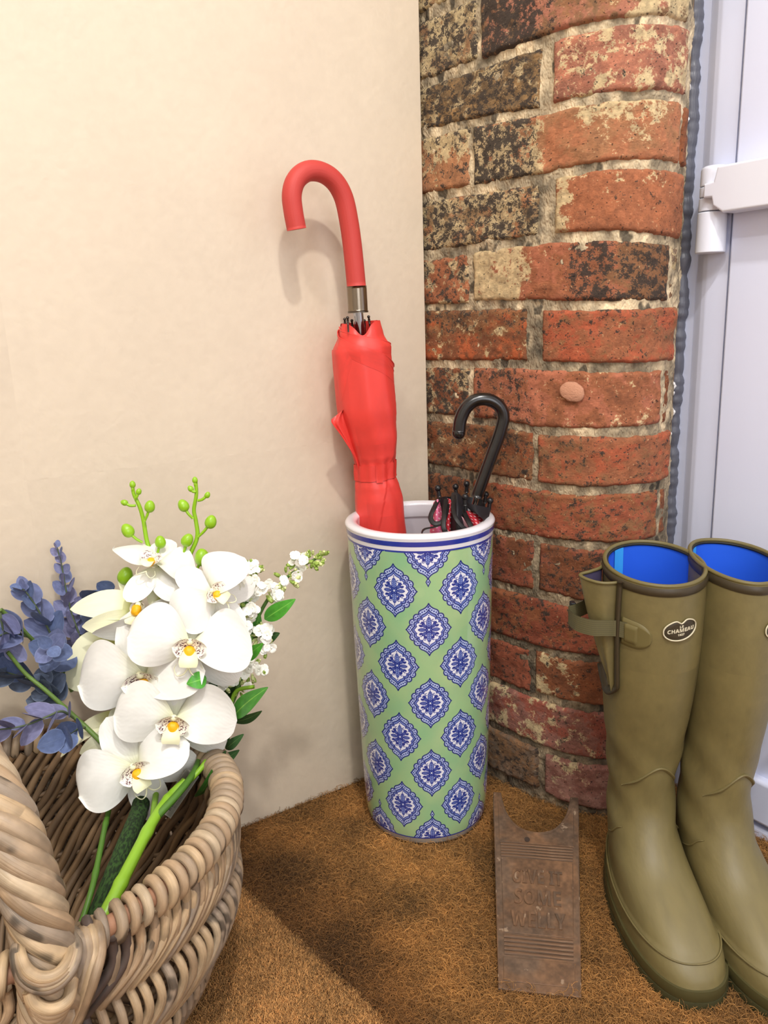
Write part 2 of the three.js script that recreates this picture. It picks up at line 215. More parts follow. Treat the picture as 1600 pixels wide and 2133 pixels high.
B(3, L0, 0.237, { base: ORANGE, soot: (u) => 0.3, lime: (u, v) => 0.8 * v }); B(3, 0.242, 0.546, { base: ORANGE, base2: [158, 102, 70], soot: (u) => 0.6 * (1 - smoothstep(u, 0.28, 0.4)), lime: (u, v) => Math.max(0.75 * (1 - smoothstep(u, 0.34, 0.44)), 0.62 * bump1(u, 0.6, 0.82) * v) }, { proud: 0.002 }); B(3, 0.55, 0.575, { base: DEEP });
B(4, L0, 0.352, { base: [150, 120, 84], base2: ORANGE, soot: (u) => 0.5, lime: (u) => 0.62 }); B(4, 0.374, 0.566, { base: RED, lime: (u, v) => 0.7 * Math.max(1 - smoothstep(u, 0.05, 0.2), 0.6 * v * (1 - u)), soot: () => 0.06 }, { proud: 0.002 });
B(5, L0, 0.232, { base: RED, lime: (u) => 0.5, soot: (u) => 0.35 }); B(5, 0.240, 0.535, { base: RED, base2: [152, 92, 66], lime: (u, v) => 0.95 * (1 - smoothstep(u, 0.18, 0.42)), soot: (u) => 0.5 * smoothstep(u, 0.45, 0.6), brown: (u) => smoothstep(u, 0.6, 0.8) }); B(5, 0.541, 0.566, { base: BROWN, base2: GREY, lime: () => 0.4 }, { proud: -0.006 });
B(6, L0, 0.336, { base: DEEP, base2: [160, 84, 48], brown: (u, v) => 0.9 * v, soot: (u, v) => 0.42 * v, lime: () => 0.2 }); B(6, 0.358, 0.564, { base: RED, base2: [158, 82, 54], soot: (u, v) => 0.30 * v, brown: (u) => 0.2 }, { proud: 0.001 });
B(7, L0, 0.232, { base: DEEP, soot: () => 0.5, lime: (u) => 0.5 }); B(7, 0.238, 0.532, { base: RED, base2: [160, 98, 72], soot: (u, v) => 0.35 * (1 - smoothstep(u, 0.3, 0.45)), lime: (u) => 0.15 }); B(7, 0.537, 0.556, { base: DEEP }, { proud: -0.005 });
B(8, L0, 0.348, { base: DEEP, base2: [140, 74, 42], soot: () => 0.35, brown: () => 0.6, lime: (u) => 0.3 * (1 - u) }); B(8, 0.354, 0.562, { base: RED, base2: [156, 82, 54], soot: (u, v) => 0.2, brown: (u) => 0.45 * (1 - u) }, { proud: 0.002 });
B(9, L0, 0.233, { base: DEEP, soot: () => 0.4, brown: () => 0.4 }); B(9, 0.238, 0.535, { base: [158, 84, 56], base2: DEEP, soot: (u) => 0.24, brown: () => 0.35 }, { proud: 0.002 }); B(9, 0.543, 0.566, { base: DEEP }, { proud: -0.004 });
B(10, L0, 0.351, { base: DEEP, base2: [134, 74, 52], soot: () => 0.25 }); B(10, 0.358, 0.56, { base: DEEP, base2: [128, 72, 50], soot: () => 0.34 });
B(11, L0, 0.225, { base: DEEP }); B(11, 0.232, 0.55, { base: [146, 76, 52], base2: DEEP, soot: () => 0.3 }, { proud: 0.002 });
B(12, L0, 0.347, { base: [142, 78, 54], soot: () => 0.25 }); B(12, 0.354, 0.56, { base: DEEP, soot: () => 0.2, lime: (u) => 0.42 * (1 - smoothstep(u, 0.1, 0.5)) });
B(13, L0, 0.232, { base: ROSE, lime: () => 0.3 }); B(13, 0.238, 0.55, { base: ROSE, base2: [140, 76, 60], lime: (u, v) => 0.42 * bump1(u, 0.05, 0.6), soot: () => 0.15 }, { proud: 0.002 });
B(14, L0, 0.364, { base: GREY, base2: [112, 88, 68], soot: () => 0.3, brown: () => 0.6 }, { proud: 0.004 }); B(14, 0.374, 0.56, { base: ROSE, base2: [150, 108, 94], lime: (u, v) => 0.6 * bump1(u, 0.12, 0.28) * v, soot: () => 0.1 }, { proud: 0.006 });
const spare = brickWall.children.filter((b) => b.name.startsWith('brick')).slice(0, 12).map((b) => b.material.map);
for (let k = -1; k >= -14; k--) { const o = k % 2 ? 0.251 : 0.349, q = -k * 2; B(k, L0, o, { map: spare[q % 12] }); B(k, o + 0.006, R1, { map: spare[(q + 1) % 12] }); }   // above the frame
// a stone stuck in the seventh course, and the ledge of mortar along the floor
{
  const p = wallPoint(0.405, 0.622, 0.003), q = wallPoint(0.405, 0.622, 0.02).sub(p).normalize();
  const g = new THREE.SphereGeometry(1, 24, 16), a = g.attributes.position; for (let i = 0; i < a.count; i++) { const k = 0.9 + 0.25 * fbm(a.getX(i) * 2 + 5, a.getY(i) * 2 + a.getZ(i), 7, 3); a.setXYZ(i, a.getX(i) * 0.0165 * k, a.getY(i) * 0.0125 * k, a.getZ(i) * 0.005 * k); } g.computeVertexNormals();
  const m = part('pebble', g, mat(0xc48f72, 0.9, { bumpMap: brickBump, bumpScale: 0.001 }), brickWall); m.position.copy(p); m.lookAt(p.clone().add(q)); m.rotateZ(-0.35);
}

// ------------------------------------------------------------------ door frame, door leaf, hinge, sealant
const DOOR_O = V(0.419, 0, -1.131);
const dp = (t, y, d) => DOOR_O.clone().addScaledVector(DOOR_T, t).addScaledVector(DOOR_N, d).setY(y);
const doorTurn = Math.atan2(-DOOR_T.z, DOOR_T.x);
const upvc = phys(0xe2e8ff, 0.32, { clearcoat: 0.15, clearcoatRoughness: 0.3 });
function profileUp(pts, y0, y1, material, name, label) {   // a plan profile (t, d) extruded upwards
  const s = new THREE.Shape(); pts.forEach(([t, d], i) => i ? s.lineTo(t, d) : s.moveTo(t, d)); s.closePath();
  const g = new THREE.ExtrudeGeometry(s, { depth: y1 - y0, bevelEnabled: false, curveSegments: 6 }); g.rotateX(-Math.PI / 2);   // shape y -> -z
  return g;
}
// plan axes: local x = DOOR_T, local z = -DOOR_N ... build in that local frame and turn it
function doorLocal(o) { o.position.copy(DOOR_O); o.rotation.y = doorTurn; return o; }   // local +x along the wall, local +z towards the outside or room
const IN = V(0, 0, 1).applyAxisAngle(V(0, 1, 0), doorTurn).dot(DOOR_N) > 0 ? 1 : -1;    // sign of local z that faces the room
function slab(t0, t1, y0, y1, d0, d1, r = 0.002) { return boxAt(t1 - t0, y1 - y0, d1 - d0, Math.min(r, (d1 - d0) / 2.1)).translate((t0 + t1) / 2, (y0 + y1) / 2, IN * (d0 + d1) / 2); }
{
  const o = doorLocal(struct('trim_1', null, null, 'white plastic door frame with a stepped moulding beside the brickwork'));
  const prof = [[-0.03, -0.06], [-0.03, 0], [0.0236, 0], [0.0242, -0.0012], [0.0248, 0.0008]]; for (let i = 0; i <= 10; i++) { const a = i / 10; prof.push([lerp(0.0262, 0.05, a), 0.0012 + 0.009 * Math.sin(a * Math.PI / 2)]); } prof.push([0.0775, 0.0102], [0.0775, -0.06]);
  const s = new THREE.Shape(); prof.forEach(([t, d], i) => i ? s.lineTo(t, -IN * d) : s.moveTo(t, -IN * d)); s.closePath();
  const g = new THREE.ExtrudeGeometry(s, { depth: 2.06, bevelEnabled: false }).rotateX(-Math.PI / 2);
  part('jamb', toCreasedNormals(g, 0.5), upvc, o);
  part('jamb', slab(0.875, 0.95, 0, 2.06, -0.06, 0.008), upvc, o); part('head', slab(0.0665, 0.875, 1.995, 2.06, -0.06, 0.008), upvc, o);
  const th = new THREE.Shape(); [[-0.06, 0], [0.03, 0], [0.03, 0.014], [0.02, 0.02], [-0.06, 0.024]].forEach(([d, y], i) => i ? th.lineTo(d, y) : th.moveTo(d, y));
  part('threshold', slab(0.0665, 0.875, 0.0, 0.02, -0.06, 0.024, 0.004), upvc, o);
}
{
  const o = doorLocal(struct('door_1', null, null, 'white plastic door leaf with a flush face'));
  part('door_leaf', slab(0.082, 0.87, 0.024, 1.99, -0.045, 0.016, 0.0035), upvc, o);
  part('door_glazing', slab(0.2, 0.74, 1.15, 1.85, 0.0145, 0.0175, 0.001), phys(0xdfe8ee, 0.05, { metalness: 0.0 }), o);
  const h = part('door_handle', merge([slab(0.79, 0.82, 0.95, 1.15, 0.016, 0.024, 0.004), slab(0.69, 0.81, 1.03, 1.05, 0.045, 0.06, 0.006), slab(0.795, 0.815, 1.03, 1.05, 0.02, 0.06, 0.004)]), upvc, o);
  part('weather_board', slab(0.10, 0.85, 0.03, 0.095, 0.012, 0.03, 0.006), upvc, o);
}
{
  const t = thing('door_hinge', 'white plastic flag hinge high on the white door edge', 'hinge', null); doorLocal(t); t.position.addScaledVector(DOOR_T, 0.029);
  const hm = phys(0xeaeefb, 0.35, { clearcoat: 0.15 });
  const c = [0.034, IN * 0.026];
  const arm = new THREE.Shape(); arm.moveTo(0.062, 0.838); arm.lineTo(0.26, 0.838); arm.lineTo(0.26, 0.887); arm.lineTo(0.053, 0.887); arm.lineTo(0.049, 0.8705); arm.lineTo(0.036, 0.8695); arm.lineTo(0.036, 0.8575); arm.lineTo(0.047, 0.857); arm.lineTo(0.050, 0.846); arm.closePath();
  const ag = new THREE.ExtrudeGeometry(arm, { depth: 0.022, bevelEnabled: true, bevelThickness: 0.004, bevelSize: 0.003, bevelSegments: 4 }); ag.translate(0, 0, IN > 0 ? 0.024 : -0.046);
  part('arm', ag, hm, t);
  const lat = (pts) => new THREE.LatheGeometry(pts.map((p) => new THREE.Vector2(...p)), 40).translate(c[0] - 0.002, 0, c[1]);
  part('barrel', lat([[0, 0.790], [0.0175, 0.790], [0.0185, 0.7915], [0.0178, 0.838], [0.0170, 0.8395], [0, 0.8395]]), hm, t);
  part('knuckle', lat([[0, 0.8405], [0.0170, 0.8405], [0.0172, 0.8415], [0.0170, 0.8555], [0.0162, 0.8565], [0, 0.8565]]), hm, t);
  part('knuckle', lat([[0, 0.8575], [0.0162, 0.8575], [0.0168, 0.8585], [0.0168, 0.8685], [0.0162, 0.8695], [0, 0.8695]]), hm, t);
  part('knuckle', lat([[0, 0.8705], [0.0162, 0.8705], [0.0168, 0.8715], [0.0166, 0.8895], [0.0155, 0.8925], [0.012, 0.8945], [0, 0.895]]), hm, t);
}
{
  // grey sealant bead between brick and frame, with scraps of white foam in the gap
  const pts = []; for (let i = 0; i <= 420; i++) { const y = i / 420 * 1.5; const p = dp(0.004 + 0.003 * (fbm(y * 30, 1, 91, 3) - 0.5), y, 0.004 + 0.003 * fbm(y * 40, 2, 93, 2)); pts.push(p); }
  const o = struct('trim_2', rod(pts, (t) => 0.0092 + 0.007 * (fbm(t * 90, 3, 95, 3) - 0.5) + 0.0016 * Math.abs(Math.sin(t * 320)), 0, 12, { raw: true }), mat(0x5e606b, 0.38, { bumpMap: brickBump, bumpScale: 0.0006 }), 'lumpy grey sealant bead between the brick and the door frame');
  const g = gridGeo(6, 60, (u, v) => { const a = wallPoint(0.562, 0, -0.004), b = dp(-0.002, 0, -0.002); const k = u; return V(lerp(a.x, b.x, k) + 0.004 * (fbm(v * 60, u * 4, 97, 2) - 0.5), v * CEIL, lerp(a.z, b.z, k) + 0.006 * (fbm(v * 70, u * 5, 99, 2) - 0.5)); });
  part('rubble', g, mat(0x9a7a58, 0.95, { bumpMap: mortarBump, bumpScale: 0.002 }), brickWall);
  const foam = mat(0xf4f2f0, 0.9), R = rng(8);
  for (const [y, n] of [[1.085, 2], [1.055, 2], [1.025, 3], [0.995, 5], [0.965, 4], [0.61, 4], [0.585, 5], [0.56, 2]]) { const L = []; for (let i = 0; i < n; i++) { const s = new THREE.IcosahedronGeometry(0.003 + R() * 0.0035, 2), p = dp(0.004 + (R() - 0.5) * 0.006, y + (R() - 0.5) * 0.022, 0.014 + R() * 0.006), a = s.attributes.position; for (let q = 0; q < a.count; q++) { const kk = 0.75 + 0.5 * fbm(a.getX(q) * 500 + i, a.getY(q) * 500 + a.getZ(q) * 300, 5, 2); a.setXYZ(q, a.getX(q) * kk, a.getY(q) * kk, a.getZ(q) * kk); } s.computeVertexNormals(); L.push(s.translate(p.x, p.y, p.z)); } part('foam_scrap', merge(L), foam, o); }
}

// ------------------------------------------------------------------ umbrella stand
const STAND = V(0.0485, 0.003, -1.054);
{
  // printed glaze: a lattice of ogee medallions, seven around, drawn flat
  const CW = 2048, CH = 1408, cv = document.createElement('canvas'); cv.width = CW; cv.height = CH; const c = cv.getContext('2d');
  const R = rng(21);
  c.fillStyle = '#a2c592'; c.fillRect(0, 0, CW, CH);
  for (let i = 0; i < 900; i++) { const x = R() * CW, y = R() * CH, r = 25 + R() * 85, q = R(); const col = q < 0.35 ? '128,188,142' : q < 0.7 ? '172,206,146' : q < 0.9 ? '146,198,146' : '202,218,160'; for (const dx of [-CW, 0, CW]) { const g = c.createRadialGradient(x + dx, y, 0, x + dx, y, r); g.addColorStop(0, `rgba(${col},0.26)`); g.addColorStop(0.7, `rgba(${col},0.15)`); g.addColorStop(1, `rgba(${col},0)`); c.fillStyle = g; c.fillRect(x + dx - r, y - r, 2 * r, 2 * r); } }
  const navy = '#27358f', deep = '#1d2a78', pale = '#b9c8ee', white = '#eef0fa', mid = '#4a5cb8';
  const outline = (s) => { // an eight-lobed ogee, half width ~ 1, half height ~ 1.33, scaled by s
    const Q = [[[0, -1.36], [0.05, -1.22], [0.16, -1.12], [0.28, -1.06]], [[0.40, -1.02], [0.47, -0.93], [0.44, -0.80]], [[0.60, -0.86], [0.72, -0.74], [0.66, -0.56]], [[0.84, -0.58], [0.92, -0.40], [0.82, -0.25]], [[0.92, -0.22], [0.92, -0.08], [1.03, 0]]];
    const p = new Path2D(); p.moveTo(0, -1.36 * s);
    const seg = (sx, sy, rev) => { const list = []; for (const q of Q) list.push(q); return list.map((q) => q.map(([x, y]) => [x * sx * s, y * sy * s])); };
    const pts = []; const add = (sx, sy, rev) => { let prev = [0, -1.36]; const run = []; for (const q of Q) { const k = q.length === 4 ? q.slice(1) : q; run.push([prev, ...k]); prev = k[2]; } if (!rev) for (const b of run) p.bezierCurveTo(b[1][0] * sx * s, b[1][1] * sy * s, b[2][0] * sx * s, b[2][1] * sy * s, b[3][0] * sx * s, b[3][1] * sy * s); else for (const b of run.reverse()) p.bezierCurveTo(b[2][0] * sx * s, b[2][1] * sy * s, b[1][0] * sx * s, b[1][1] * sy * s, b[0][0] * sx * s, b[0][1] * sy * s); };
    add(1, 1, false); add(1, -1, true); add(-1, -1, false); add(-1, 1, true); p.closePath(); return p;
  };
  const leaf = (x, y, ang, L, W) => { c.save(); c.translate(x, y); c.rotate(ang); c.beginPath(); c.moveTo(0, 0); c.bezierCurveTo(W, -L * 0.3, W * 0.9, -L * 0.75, 0, -L); c.bezierCurveTo(-W * 0.9, -L * 0.75, -W, -L * 0.3, 0, 0); c.fillStyle = '#8ea2e0'; c.fill(); c.lineWidth = 2.6; c.strokeStyle = navy; c.stroke(); c.beginPath(); c.moveTo(0, 0); c.lineTo(0, -L); for (let i = 1; i < 6; i++) { const yy = -L * i / 6.5, ww = W * 0.75 * Math.sin(Math.PI * (i + 0.6) / 7); c.moveTo(0, yy); c.lineTo(ww, yy - L * 0.13); c.moveTo(0, yy); c.lineTo(-ww, yy - L * 0.13); } c.lineWidth = 2; c.stroke(); c.restore(); };
  const medal = (x, y, a) => {
    c.save(); c.translate(x, y); c.scale(1.08, 1);
    c.fillStyle = pale; c.fill(outline(a)); c.strokeStyle = deep; c.lineWidth = 5; c.lineJoin = 'round'; c.stroke(outline(a));
    // dots between the two lines
    const dots = outline(a * 0.885); c.save(); c.setLineDash([0.1, 10.5]); c.lineCap = 'round'; c.lineWidth = 6.4; c.strokeStyle = navy; c.stroke(dots); c.restore();
    c.fillStyle = '#7f93d8'; c.fill(outline(a * 0.77)); c.strokeStyle = deep; c.lineWidth = 4.5; c.stroke(outline(a * 0.77));
    c.fillStyle = white; c.fill(outline(a * 0.665)); c.strokeStyle = navy; c.lineWidth = 3.4; c.stroke(outline(a * 0.665));
    for (const [ang, L] of [[0, 0.62], [Math.PI, 0.62]]) leaf(0, 0, ang, a * L * 1.08, a * 0.15);
    for (const ang of [Math.PI / 2, -Math.PI / 2]) leaf(Math.sin(ang) * a * 0.13, 0, ang, a * 0.36, a * 0.12);
    for (const sx of [-1, 1]) for (const sy of [-1, 1]) { leaf(sx * a * 0.1, sy * a * 0.1, Math.atan2(sx, -sy) + 0.0, a * 0.3, a * 0.1); leaf(sx * a * 0.2, sy * a * 0.3, sx * sy * -0.3 + (sy > 0 ? Math.PI : 0) + sx * 0.55, a * 0.18, a * 0.07); leaf(sx * a * 0.3, sy * a * 0.17, sx * (sy > 0 ? 2.1 : 1.05), a * 0.16, a * 0.065); c.beginPath(); c.arc(sx * a * 0.19, sy * a * 0.48, a * 0.055, 0.5, 5.3); c.lineWidth = 3; c.strokeStyle = navy; c.stroke(); c.beginPath(); c.arc(sx * a * 0.36, sy * a * 0.34, a * 0.03, 0, 7); c.fillStyle = navy; c.fill(); }
    c.beginPath(); c.arc(0, 0, a * 0.165, 0, 7); c.fillStyle = navy; c.fill();
    for (let i = 0; i < 6; i++) { const g = i * Math.PI / 3; c.beginPath(); c.arc(Math.cos(g) * a * 0.105, Math.sin(g) * a * 0.105, a * 0.046, 0, 7); c.fillStyle = '#5467c0'; c.fill(); c.lineWidth = 2; c.strokeStyle = deep; c.stroke(); }
    c.beginPath(); c.arc(0, 0, a * 0.05, 0, 7); c.fillStyle = '#dfe6fa'; c.fill();
    for (const sy of [-1, 1]) { c.beginPath(); c.arc(0, sy * a * 0.74, a * 0.03, 0, 7); c.fillStyle = navy; c.fill(); }
    c.restore();
  };
  const col = CW / 7, row = CH / 8, a = 89;
  for (let r = 0; r <= 8; r++) for (let i = -1; i <= 8; i++) medal((i + (r % 2 ? 0 : 0.5)) * col, r * row, a);
  for (let i = -1; i <= 8; i++) for (const [y, s] of [[row * 0 + a * 1.36, 1], [CH - a * 1.36, -1]]) { const x = (i + 0.5) * col; c.beginPath(); c.moveTo(x, y - 4 * s); c.lineTo(x + 9, y + 13 * s); c.lineTo(x, y + 32 * s); c.lineTo(x - 9, y + 13 * s); c.closePath(); c.fillStyle = pale; c.fill(); c.lineWidth = 4; c.strokeStyle = deep; c.stroke(); c.beginPath(); c.arc(x, y + 13 * s, 3.5, 0, 7); c.fillStyle = deep; c.fill(); }
  const map = new THREE.CanvasTexture(cv); map.colorSpace = THREE.SRGBColorSpace; map.wrapS = THREE.RepeatWrapping;
  const t = thing('umbrella_stand', 'tall round ceramic umbrella stand with blue medallions on pale green', 'umbrella stand', null, STAND.toArray());
  const H = 0.455, Rr = 0.1025;
  // outer radius by height
  const rad = (y) => { const k = y / H; return k < 0.06 ? lerp(0.084, 0.0895, Math.sin(k / 0.06 * Math.PI / 2)) : lerp(0.0895, 0.1005, Math.pow((k - 0.06) / 0.94, 0.75)); };
  const TURN = 0.045;   // a medallion column faces the viewer
  const glaze = (o) => phys(0xffffff, 0.22, { clearcoat: 0.8, clearcoatRoughness: 0.08, ...o });
  const y0 = 0.0130, y1 = H - 0.0225;
  const body = gridGeo(112, 48, (u, v) => { const an = (u - 0.5) * Math.PI * 2 + TURN, y = lerp(y0, y1, v), r = rad(y) + 0.0004 * (fbm(u * 12, v * 9, 5, 2) - 0.5) * 2; return V(Math.sin(an) * r, y, Math.cos(an) * r); }, (u, v) => [u, v], true);
  part('patterned_band', body, glaze({ map }), t);
  const lathe = (pts, n = 112) => { const g = new THREE.LatheGeometry(pts.map((p) => new THREE.Vector2(...p)), n); return g; };
  const ry = (y) => rad(y);
  const white2 = glaze({ color: 0xe9e8ee });
  const rim = []; rim.push([ry(y1), y1]); rim.push([ry(y1 + 0.002) + 0.0004, y1 + 0.003]); rim.push([0.1012, H - 0.010]); for (let i = 0; i <= 14; i++) { const g = i / 14 * Math.PI; rim.push([0.0945 + 0.0082 * Math.cos(g), H - 0.0055 + 0.0055 * Math.sin(g)]); } rim.push([0.0868, H - 0.013]); rim.push([0.0872, H - 0.022]); rim.push([0.0895, H - 0.0245]);
  part('rim', lathe(rim), white2, t);
  part('lining', lathe([[0.0895, H - 0.0245], [0.0905, H - 0.028], [0.0892, 0.3], [0.083, 0.05], [0.078, 0.018], [0.06, 0.012], [0, 0.012]]), phys(0xc9c5cc, 0.35, { clearcoat: 0.4 }), t);
  const blue = glaze({ color: 0x2b3a9c });
  const ring = (ya, yb, flat) => { const L = []; for (let i = 0; i <= 4; i++) { const y = lerp(ya, yb, i / 4); L.push([flat ? ry(y) + 0.0003 : Math.max(ry(y), lerp(ry(y1), 0.1012, clamp((y - y1) / (H - 0.010 - y1), 0, 1))) + 0.00035, y]); } return lathe(L); };
  part('blue_line', ring(H - 0.0155, H - 0.0085), blue, t); part('blue_line', ring(y1 - 0.0008, y1 + 0.0016), blue, t); part('blue_line', ring(y0 - 0.0002, y0 + 0.0016, true), blue, t);
  part('foot', lathe([[0.0, 0.001], [0.078, 0.0], [0.0835, 0.001], [0.0845, 0.004], [ry(y0), y0]]), mat(0xb3a99c, 0.7), t);
}

// ------------------------------------------------------------------ red umbrella
const redCloth = (() => { const m = tex(256, 256, (u, v) => { const k = 1 + 0.10 * (fbm(u * 5, v * 5, 5, 3) - 0.5); return [226 * k, 66 * k, 58 * k]; }); return m; })();
const weave = tex(128, 128, (u, v) => { const k = 128 + 60 * Math.sin(u * 128 * Math.PI / 2) * Math.sin(v * 128 * Math.PI / 2); return [k, k, k]; }, false);
{
  const t = thing('umbrella', 'folded red umbrella with a red crook handle leaning in the stand', 'umbrella', null);
  const red = phys(0xffffff, 0.42, { map: redCloth, sheen: 0.3, sheenColor: new THREE.Color(1, 0.5, 0.45), sheenRoughness: 0.5 });
  const redWood = phys(0xc23f38, 0.6, { bumpMap: brickBump, bumpScale: 0.0002 });
  const top = offWall(735, 500, 0.055), exit = offWall(794, 1110, 0.06);
  const dir = exit.clone().sub(top).normalize(), foot = exit.clone().addScaledVector(dir, (exit.y - 0.022) / -dir.y);
  const W = (px, py) => offWall(px, py, 0.055);
  // handle
  const hp = [[743, 600], [735, 520], [727, 462], [716, 412], [697, 378], [670, 359], [640, 357], [617, 375], [608, 405], [611, 440], [618, 478]].map((q) => W(...q));
  part('handle', rod(hp, (k) => 0.0126 - 0.0005 * k, 60, 20), redWood, t);
  const w1 = W(743, 596), w2 = W(746, 650);
  part('ferrule', rod([w1, w1.clone().lerp(w2, 0.5), w2], () => 0.0132, 10, 24), mat(0x8c8070, 0.25, { metalness: 1 }), t);
  part('ferrule_lip', rod([w2.clone().lerp(w1, 0.04), w2.clone().lerp(w1, -0.03)], 0.0138, 4, 24), mat(0x6e665c, 0.3, { metalness: 1 }), t);
  part('shaft', rod([w2, w2.clone().lerp(foot, 0.5), foot], 0.0068, 8, 18), mat(0xb9bcc4, 0.16, { metalness: 1 }), t);
  // canopy: rings along the axis, given by the left and right outline in the photograph
  const A = [[677, 714, 786], [700, 709, 791], [728, 700, 803], [770, 703, 806], [850, 711, 815], [905, 727, 819], [945, 741, 819], [962, 746, 817], [990, 747, 817], [1012, 746, 825], [1040, 747, 832], [1080, 750, 835], [1120, 753, 839]];
  const cen = [], rw = []; for (const [y, l, r] of A) { const p = W((l + r) / 2, y), e = W(r, y); cen.push(p); rw.push(e.distanceTo(p) * 0.985); }
  const tail = cen[cen.length - 1]; for (const k of [0.25, 0.5, 0.75, 0.97]) { cen.push(tail.clone().lerp(foot, k)); rw.push(lerp(rw[A.length - 1], 0.011, Math.pow(k, 1.3))); }
  const curve = new THREE.CatmullRomCurve3(cen), n = cen.length - 1;
  const radius = (v) => { const x = v * n, i = Math.min(n - 1, Math.floor(x)), f = x - i; return lerp(rw[i], rw[i + 1], f * f * (3 - 2 * f) * 0.5 + f * 0.5); };
  const fx = V(1, 0, 0), ax = foot.clone().sub(cen[0]).normalize(), bx = V(0, 0, 1).sub(ax.clone().multiplyScalar(ax.z)).normalize(), cx = bx.clone().cross(ax).normalize();   // bx faces the viewer, cx to the side
  const side = cx.x > 0 ? cx : cx.negate();
  const vStrap = 7.5 / n;
  const skin = (u, v, lift = 0) => {   // u: angle (0 = right, a quarter = towards the viewer)
    const p = curve.getPoint(clamp(v, 0, 1)), r = radius(v), an = u * Math.PI * 2;
    const gather = Math.exp(-(((v - vStrap) / 0.07) ** 2));
    let k = 1 + 0.018 * Math.sin(an * 8 + v * 9) + gather * 0.05 * Math.sin(an * 11 + 1) + 0.05 * (fbm(Math.cos(an) * 2 + 4, Math.sin(an) * 2 + v * 7, 33, 3) - 0.5);
    const spiral = ((an - v * 3.4 + 0.75) / (Math.PI * 2) % 1 + 1) % 1; k += 0.055 * Math.pow(1 - spiral, 3) * (1 - gather * 0.6) * (1 - smoothstep(v, 0.7, 0.95));
    const flat = 0.86; const rr = r * k * 0.97 + lift;
    return p.clone().addScaledVector(side, Math.cos(an) * rr).addScaledVector(bx, Math.sin(an) * rr * flat);
  };
  part('canopy', gridGeo(120, 150, (u, v) => { const an = u * Math.PI * 2; const top = Math.max(0, 1 - v * 12), hem = (0.013 * Math.exp(-(((u - 0.235) / 0.075) ** 2)) + 0.004 * Math.max(0, Math.cos(an * 4 + 0.6)) - 0.004) * top; const p = skin(u, v); return p.addScaledVector(ax, hem); }, (u, v) => [u * 3, v * 6], true), red, t);
  // the overlapping hems that wrap slantwise round the top
  const wrap = (u0, v0, u1, v1, dep, lift) => part('canopy_fold', gridGeo(40, 10, (a, b) => { const u = lerp(u0, u1, a), v = lerp(v0, v1, a) + b * dep * (0.4 + 0.6 * Math.sin(a * Math.PI)); return skin(u, v, lift * (1 - b * 0.9) * (0.4 + 0.6 * Math.sin(a * Math.PI))); }, (u, v) => [u * 2, v]), red, t);
  wrap(0.54, 0.015, -0.04, 0.195, 0.06, 0.0034); wrap(0.50, 0.0, -0.06, 0.125, 0.06, 0.0026); wrap(0.52, 0.115, 0.30, 0.112, 0.12, 0.0022);
  const hem = (u0, v0, u1, v1, l) => part('hem', rod([...Array(24)].map((_, i) => skin(lerp(u0, u1, i / 23), lerp(v0, v1, i / 23), l)), 0.0007, 0, 6, { raw: true }), red, t);
  hem(0.54, 0.015, -0.04, 0.195, 0.0024); hem(0.50, 0.0, -0.06, 0.125, 0.0019); hem(0.54, 0.03, -0.04, 0.21, 0.0012);
  // a loose corner of cloth pulled out on the left
  const corner = W(688, 876), FL = [W(722, 848), W(745, 955), W(735, 905)];
  part('canopy_corner', gridGeo(16, 24, (a, b) => { const p0 = skin(0.40, lerp(0.235, 0.50, b)), q = corner.clone(); const edge = b < 0.22 ? FL[0].clone().lerp(corner, b / 0.22) : corner.clone().lerp(FL[1], (b - 0.22) / 0.78); const p = p0.clone().lerp(edge, a); p.addScaledVector(bx, 0.003 * Math.sin(a * Math.PI) * Math.sin(b * Math.PI) + 0.004 * Math.sin(a * 9 + b * 14) * a * (1 - b)); return p; }, (u, v) => [u, v]), red, t);
  // strap
  part('strap', gridGeo(80, 6, (u, v) => skin(u, lerp(6.95, 8.15, v) / n + 0.004 * Math.sin(u * 6.28), 0.0016), (u, v) => [u * 4, v * 0.4], true), phys(0xd8382f, 0.5), t);
  part('strap_end', gridGeo(8, 8, (u, v) => skin(lerp(0.20, 0.245, u), lerp(6.9, 8.35, v) / n, 0.0028), (u, v) => [u, v]), phys(0xd8382f, 0.5), t);
  // rib tips round the open end
  for (const [px, py, d, dx] of [[718, 665, 0.05, 2], [724, 662, 0.07, 2], [768, 660, 0.06, 4], [759, 668, 0.045, 2], [733, 668, 0.04, 3]]) { const a = offWall(px, py, d), b = offWall(px + dx, py + 30, d); part('rib_tip', merge([rod([a, b], 0.0011, 4, 8), rod([a.clone().lerp(b, 0.12), b.clone().lerp(a, 0.55)], 0.0016, 3, 8), new THREE.SphereGeometry(0.0021, 12, 8).translate(a.x, a.y, a.z)]), mat(0x4a4440, 0.3, { metalness: 0.9 }), t); }
}

